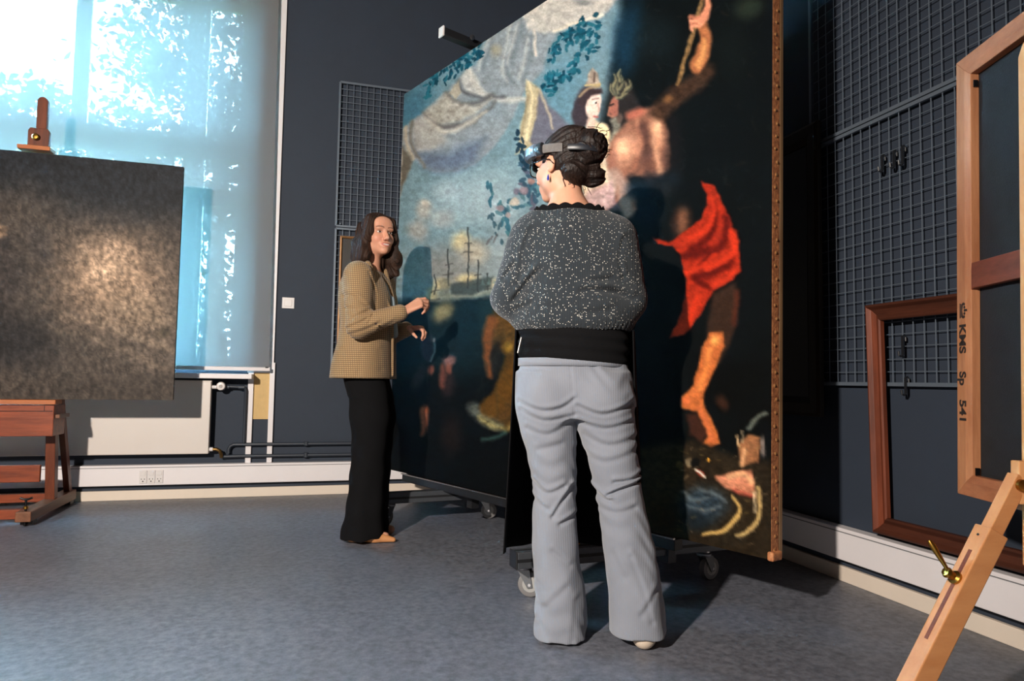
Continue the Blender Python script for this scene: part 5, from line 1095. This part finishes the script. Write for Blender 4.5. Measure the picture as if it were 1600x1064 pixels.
# sweater
K = SDF((-.36, -.20, 1.0), (.32, .30, 1.50), .004)
K.add(f_loft([(1.026, 0, 0, .196, .128), (1.045, 0, 0, .207, .140), (1.08, 0, 0, .214, .146), (1.15, -.002, 0, .202, .140), (1.25, -.004, 0, .200, .138), (1.32, -.006, 0, .194, .130), (1.375, -.010, 0, .172, .112), (1.412, -.014, .003, .146, .096), (1.436, -.018, .003, .132, .086)]), .015)
for a in (AL, AR):
    K.add(f_cone(a[0], a[1], .078, .066), .05); c = np.array(a[1])+(np.array(a[2])-np.array(a[1]))*.42; K.add(f_cone(a[1], c, .064, .058), .02)
K.add(f_ell((-.018, .003, 1.472), (.112, .068, .045)), .01, 's')
bkc = lambda X, Y, Z: (Y < .02)+0.0*X+0*Z
K.disp(folds2d([([(-.205, 1.12), (-.165, 1.17), (-.12, 1.215)], .010, .010), ([(-.20, 1.09), (-.14, 1.11)], .006, .010), ([(.20, 1.13), (.14, 1.15), (.03, 1.148)], .008, .010), ([(.17, 1.20), (.155, 1.27), (.165, 1.33)], .008, .008), ([(-.185, 1.18), (-.172, 1.28), (-.15, 1.36)], .008, .008), ([(.12, 1.19), (.06, 1.18)], .005, .009), ([(-.10, 1.10), (.0, 1.085)], .004, .012), ([(.02, 1.07), (.12, 1.085)], .005, .012), ([(-.24, 1.20), (-.21, 1.24)], .005, .008)], bkc))
K.disp(lambda X, Y, Z: .0016*np.sin(np.arctan2(X, Y)*70)*np.clip((1.06-Z)/.02, 0, 1)+.0018*np.sin(X*37+Z*23)*np.sin(Z*31+Y*20))
K.build('sweater', fleck_knit(), w2, None, 1)
# black top underneath with scalloped neckline, waist of the top below the sweater
sc = MB(); rows = []
for i in range(7):
    row = []
    for j in range(121):
        a = 2*math.pi*j/120; zt = 1.450+.009*abs(math.sin(a*8.5)); z = 1.410+(zt-1.410)*i/6; gx = .138-.018*i/6; gy = .088-.012*i/6
        row.append(wloc(w2)+Vector((-.018+gx*math.cos(a), .003+gy*math.sin(a), z)))
    rows.append(row)
sc.sheet(rows).build('scalloped_top', BLACKCL, w2, smooth='all', solid=.003)
U_ = SDF((-.24, -.17, .88), (.24, .18, 1.08), .005); U_.add(f_loft([(.905, .002, 0, .186, .128), (.95, .002, 0, .190, .132), (1.07, .0, 0, .186, .124)]), .01)
U_.disp(lambda X, Y, Z: .0025*np.sin(Z*160+X*12+0*Y)); U_.build('top_hem', BLACKCL, w2, None, 1)
# trousers
P_ = SDF((-.24, -.20, 0), (.36, .20, .96), .004)
P_.add(f_loft([(.012, -.030, -.020, .090, .105), (.12, -.034, -.015, .086, .098), (.25, -.048, -.010, .080, .088), (.40, -.056, -.004, .074, .083), (.48, -.056, 0, .074, .083), (.62, -.072, 0, .087, .097), (.74, -.088, 0, .104, .117), (.88, -.086, .008, .108, .120)]), .012)
P_.add(f_loft([(.040, .226, -.030, .094, .106), (.13, .217, -.030, .091, .099), (.25, .203, -.022, .087, .092), (.40, .176, -.008, .080, .086), (.48, .161, 0, .079, .086), (.62, .134, 0, .089, .099), (.74, .108, 0, .106, .117), (.88, .090, .008, .108, .120)]), .012)
P_.add(f_loft([(.73, .010, 0, .17, .11), (.78, .012, 0, .198, .128), (.86, .008, 0, .192, .128), (.928, .0, 0, .184, .126)]), .02)
for s in (-1, 1): P_.add(f_ell((.008+s*.088, -.058, .800), (.088, .080, .085)), .04)
xz = lambda px, py: ((px-895)*.00219, .927-(py-562)*.0022)
L_ = []
for pts, dep, wid in (([(893, 565), (897, 600), (901, 645)], .010, .006), ([(815, 628), (850, 640), (880, 636), (900, 622)], .009, .007), ([(818, 640), (855, 655), (895, 648)], .007, .007), ([(828, 668), (860, 676), (890, 660)], .006, .008), ([(905, 632), (940, 644), (975, 634), (986, 626)], .009, .007), ([(905, 655), (945, 665), (985, 655)], .007, .007), ([(915, 675), (950, 690), (990, 680)], .006, .009), ([(905, 700), (945, 715), (990, 700)], .005, .010), ([(845, 700), (880, 690)], .005, .010),
                      ([(950, 765), (970, 755), (1000, 745)], .012, .006), ([(920, 752), (945, 770), (955, 772)], .010, .006), ([(960, 745), (985, 742), (1000, 735)], .008, .007), ([(925, 780), (960, 790), (990, 782)], .006, .009), ([(868, 800), (880, 780), (898, 755)], .010, .007), ([(838, 750), (860, 765), (885, 755)], .008, .008), ([(835, 775), (860, 788)], .006, .008), ([(880, 810), (900, 800)], .008, .007), ([(985, 850), (1005, 900), (1015, 940)], .006, .009), ([(870, 850), (895, 870)], .005, .010), ([(860, 930), (890, 900)], .005, .012), ([(1000, 930), (1020, 900)], .006, .010), ([(960, 850), (975, 880)], .004, .012), ([(845, 900), (850, 960)], .004, .010), ([(905, 920), (900, 975)], .005, .010)):
    L_.append(([xz(*p) for p in pts], dep*(.62 if len(L_) < 9 else .85), wid))
P_.disp(folds2d(L_, lambda X, Y, Z: (Y < .01)+0.0*X+0*Z))
P_.disp(lambda X, Y, Z: .0022*np.sin(Z*95+X*60+3*np.sin(X*31+Y*20))*np.clip(np.sin(Z*13+X*9+1.2), 0, 1)+.003*np.sin(X*48+np.sin(Z*11)*2+Y*30)*np.clip((.45-Z)/.3, 0, 1)+.0015*np.sin(Z*37+X*23+Y*40)*np.sin(X*29-Z*17))
CORD = corduroy(); P_.build('trousers', CORD, w2, None, 1)
wb = MB(); rows = [[wloc(w2)+Vector((.0+.1868*math.cos(a), .1285*math.sin(a), z)) for a in np.linspace(0, 2*math.pi, 61)] for z in (.903, .915, .930)]
wb.sheet(rows).build('waistband', CORD, w2, smooth='all', solid=.004)
# apron: a long black panel round the front
rows = []
for i in range(26):
    u = i/25; z = 1.03-.765*u; row = []
    for j in range(61):
        a = math.radians(-14+208*j/60); rip = 1+.035*u*math.sin(a*9+1); rx = (.205+.030*u)*rip; ry = (.150+.06*u)*rip
        row.append(wloc(w2)+Vector((.004+rx*math.cos(a), .012+ry*math.sin(a), z-.012*math.sin(a)*u)))
    rows.append(row)
ap = MB().sheet(rows).build('apron', BLACKCL, w2, smooth='all', solid=.004)
MB().bar(wloc(w2)+Vector((-.182, -.075, .945)), wloc(w2)+Vector((-.170, -.080, .998)), .006, .003).build('apron_label', mat('white_cloth', (220, 214, 208)), ap, label='white stitched label')
# shoes
OFFW = mat('cream_shoe', (214, 196, 176), rough=.5, var=.08, vscale=20)
Sf = SDF((-.12, -.16, -.004), (.06, .16, .12), .003); shoe(Sf, (-.030, -.060, 0), (-.030, .135, 0), .02, .038); floor_cut(Sf, .004); Sf.build('shoe', OFFW, w2, None, 1)
Sf = SDF((.12, -.18, -.004), (.40, .16, .16), .003); shoe(Sf, (.240, -.082, .0), (.300, .090, 0), .02, .037); floor_cut(Sf, .004); Sf.build('shoe', OFFW, w2, None, 1)

# headset, glasses, earring: worn things in head coordinates
Wr = Matrix.Rotation(math.radians(-23), 3, 'Z')
def HP(x, y, z): return wloc(w2)+Wr@(Rm@Vector((x, y, z))+Tm)
hs = empty('headset', HP(0, 0, .0), 'grey-blue visor headset worn by the person seen from behind', 'headset')
def arc(a0, a1, rx, ry, z0f, h, th, n=28, cy=-.005):
    m = MB(); ring = []
    for i in range(n+1):
        a = math.radians(a0+(a1-a0)*i/n); c, s = math.cos(a), math.sin(a); z = z0f(a); hh = h(a) if callable(h) else h; t = th(a) if callable(th) else th
        for (dr, dz) in ((0, -hh/2), (t*.7, -hh/2), (t, -hh*.3), (t, hh*.3), (t*.7, hh/2), (0, hh/2)): ring.append(HP((rx+dr)*c, cy+(ry+dr)*s, z+dz))
    k = 6; fs = [(i*k+j, i*k+(j+1) % k, (i+1)*k+(j+1) % k, (i+1)*k+j) for i in range(n) for j in range(k)]+[tuple(range(k-1, -1, -1)), tuple(range(n*k, n*k+k))]
    m.add(ring, [f[::-1] for f in fs]); return m
zf = lambda a: .043+.010*math.sin(a)
VIS = mat('visor_shell', (104, 122, 140), rough=.28, var=.05, spec=.6); FAB = mat('grey_strap', (112, 108, 106), rough=.9, var=.25, vscale=60, bump=.4, bscale=300); HBK = mat('headset_black', (34, 36, 42), rough=.4)
arc(22, 158, .094, .112, zf, .042, lambda a: .010+.030*math.sin(a)).build('visor_housing', VIS, hs, smooth=True)
arc(50, 130, .100, .118, lambda a: .012+.004*math.sin(a), .032, .002).build('visor_lens', mat('visor_lens', (60, 80, 100), rough=.05, spec=.9), hs, smooth=True)
for s in (0, 1):
    ang = (8, 24) if s == 0 else (156, 172)
    arc(ang[0], ang[1], .090, .110, zf, .044, .016, 8).build('pivot_joint', HBK, hs, smooth=True)
    a2 = (-32, 8) if s == 0 else (172, 212)
    arc(a2[0], a2[1], .0885, .108, lambda a: .042+.014*math.sin(a), .030, .008, 16).build('side_strap', FAB, hs, smooth=True)
arc(212, 328, .088, .150, lambda a: .040+.016*math.sin(a), .020, .006, 24, -.005).build('rear_band', HBK, hs, smooth=True)
MB().lathe(HP(-.108, .028, .043), (HP(-.2, .028, .043)-HP(-.108, .028, .043)), [(.009, 0), (.009, .003), (.006, .005)], 18).build('pivot_disc', mat('visor_cyan', (90, 120, 138), rough=.2), hs, smooth=True)
gl = empty('glasses', HP(0, .1, 0), 'black framed glasses worn under the headset visor', 'glasses'); GLB = mat('black_acetate', (20, 20, 24), rough=.25)
for s in (-1, 1):
    pts = []
    for i in range(24):
        a = 2*math.pi*i/24; c, q_ = math.cos(a), math.sin(a); pts.append(HP(s*.034+.026*math.copysign(abs(c)**.6, c), .106-.006*abs(c)*(c*s > 0), -.002+.020*math.copysign(abs(q_)**.6, q_)))
    MB().tube(pts, .0024, 6, True).build('rim', GLB, gl, smooth='all')
    le = MB(); le.prism([HP(s*.034+.024*math.cos(a), .106, -.002+.018*math.sin(a)) for a in np.linspace(0, 2*math.pi, 16, endpoint=False)], HP(0, .1075, 0)-HP(0, .106, 0)); le.build('lens', GL, gl)
    MB().tube([HP(s*.060, .103, .008), HP(s*.076, .085, .009), HP(s*.085, .02, .010), HP(s*.086, -.012, .004), HP(s*.083, -.028, -.014)], .0022, 6).build('temple', GLB, gl, smooth='all')
MB().tube([HP(-.010, .106, .004), HP(0, .110, .007), HP(.010, .106, .004)], .002, 6).build('bridge', GLB, gl, smooth='all')
er = empty('earring', HP(-.083, -.008, -.06), 'small blue drop earring below the left ear of the headset wearer', 'earring')
MB().tube([HP(-.084, -.006, -.036), HP(-.086, -.006, -.042), HP(-.086, -.006, -.048)], .0008, 6).build('hook', BRASS, er)
MB().lathe(HP(-.086, -.006, -.070), (0, 0, 1), [(0, 0), (.003, .002), (.0046, .007), (.003, .014), (.001, .022)], 12).build('drop', mat('blue_stone', (28, 44, 140), rough=.1), er, smooth=True)
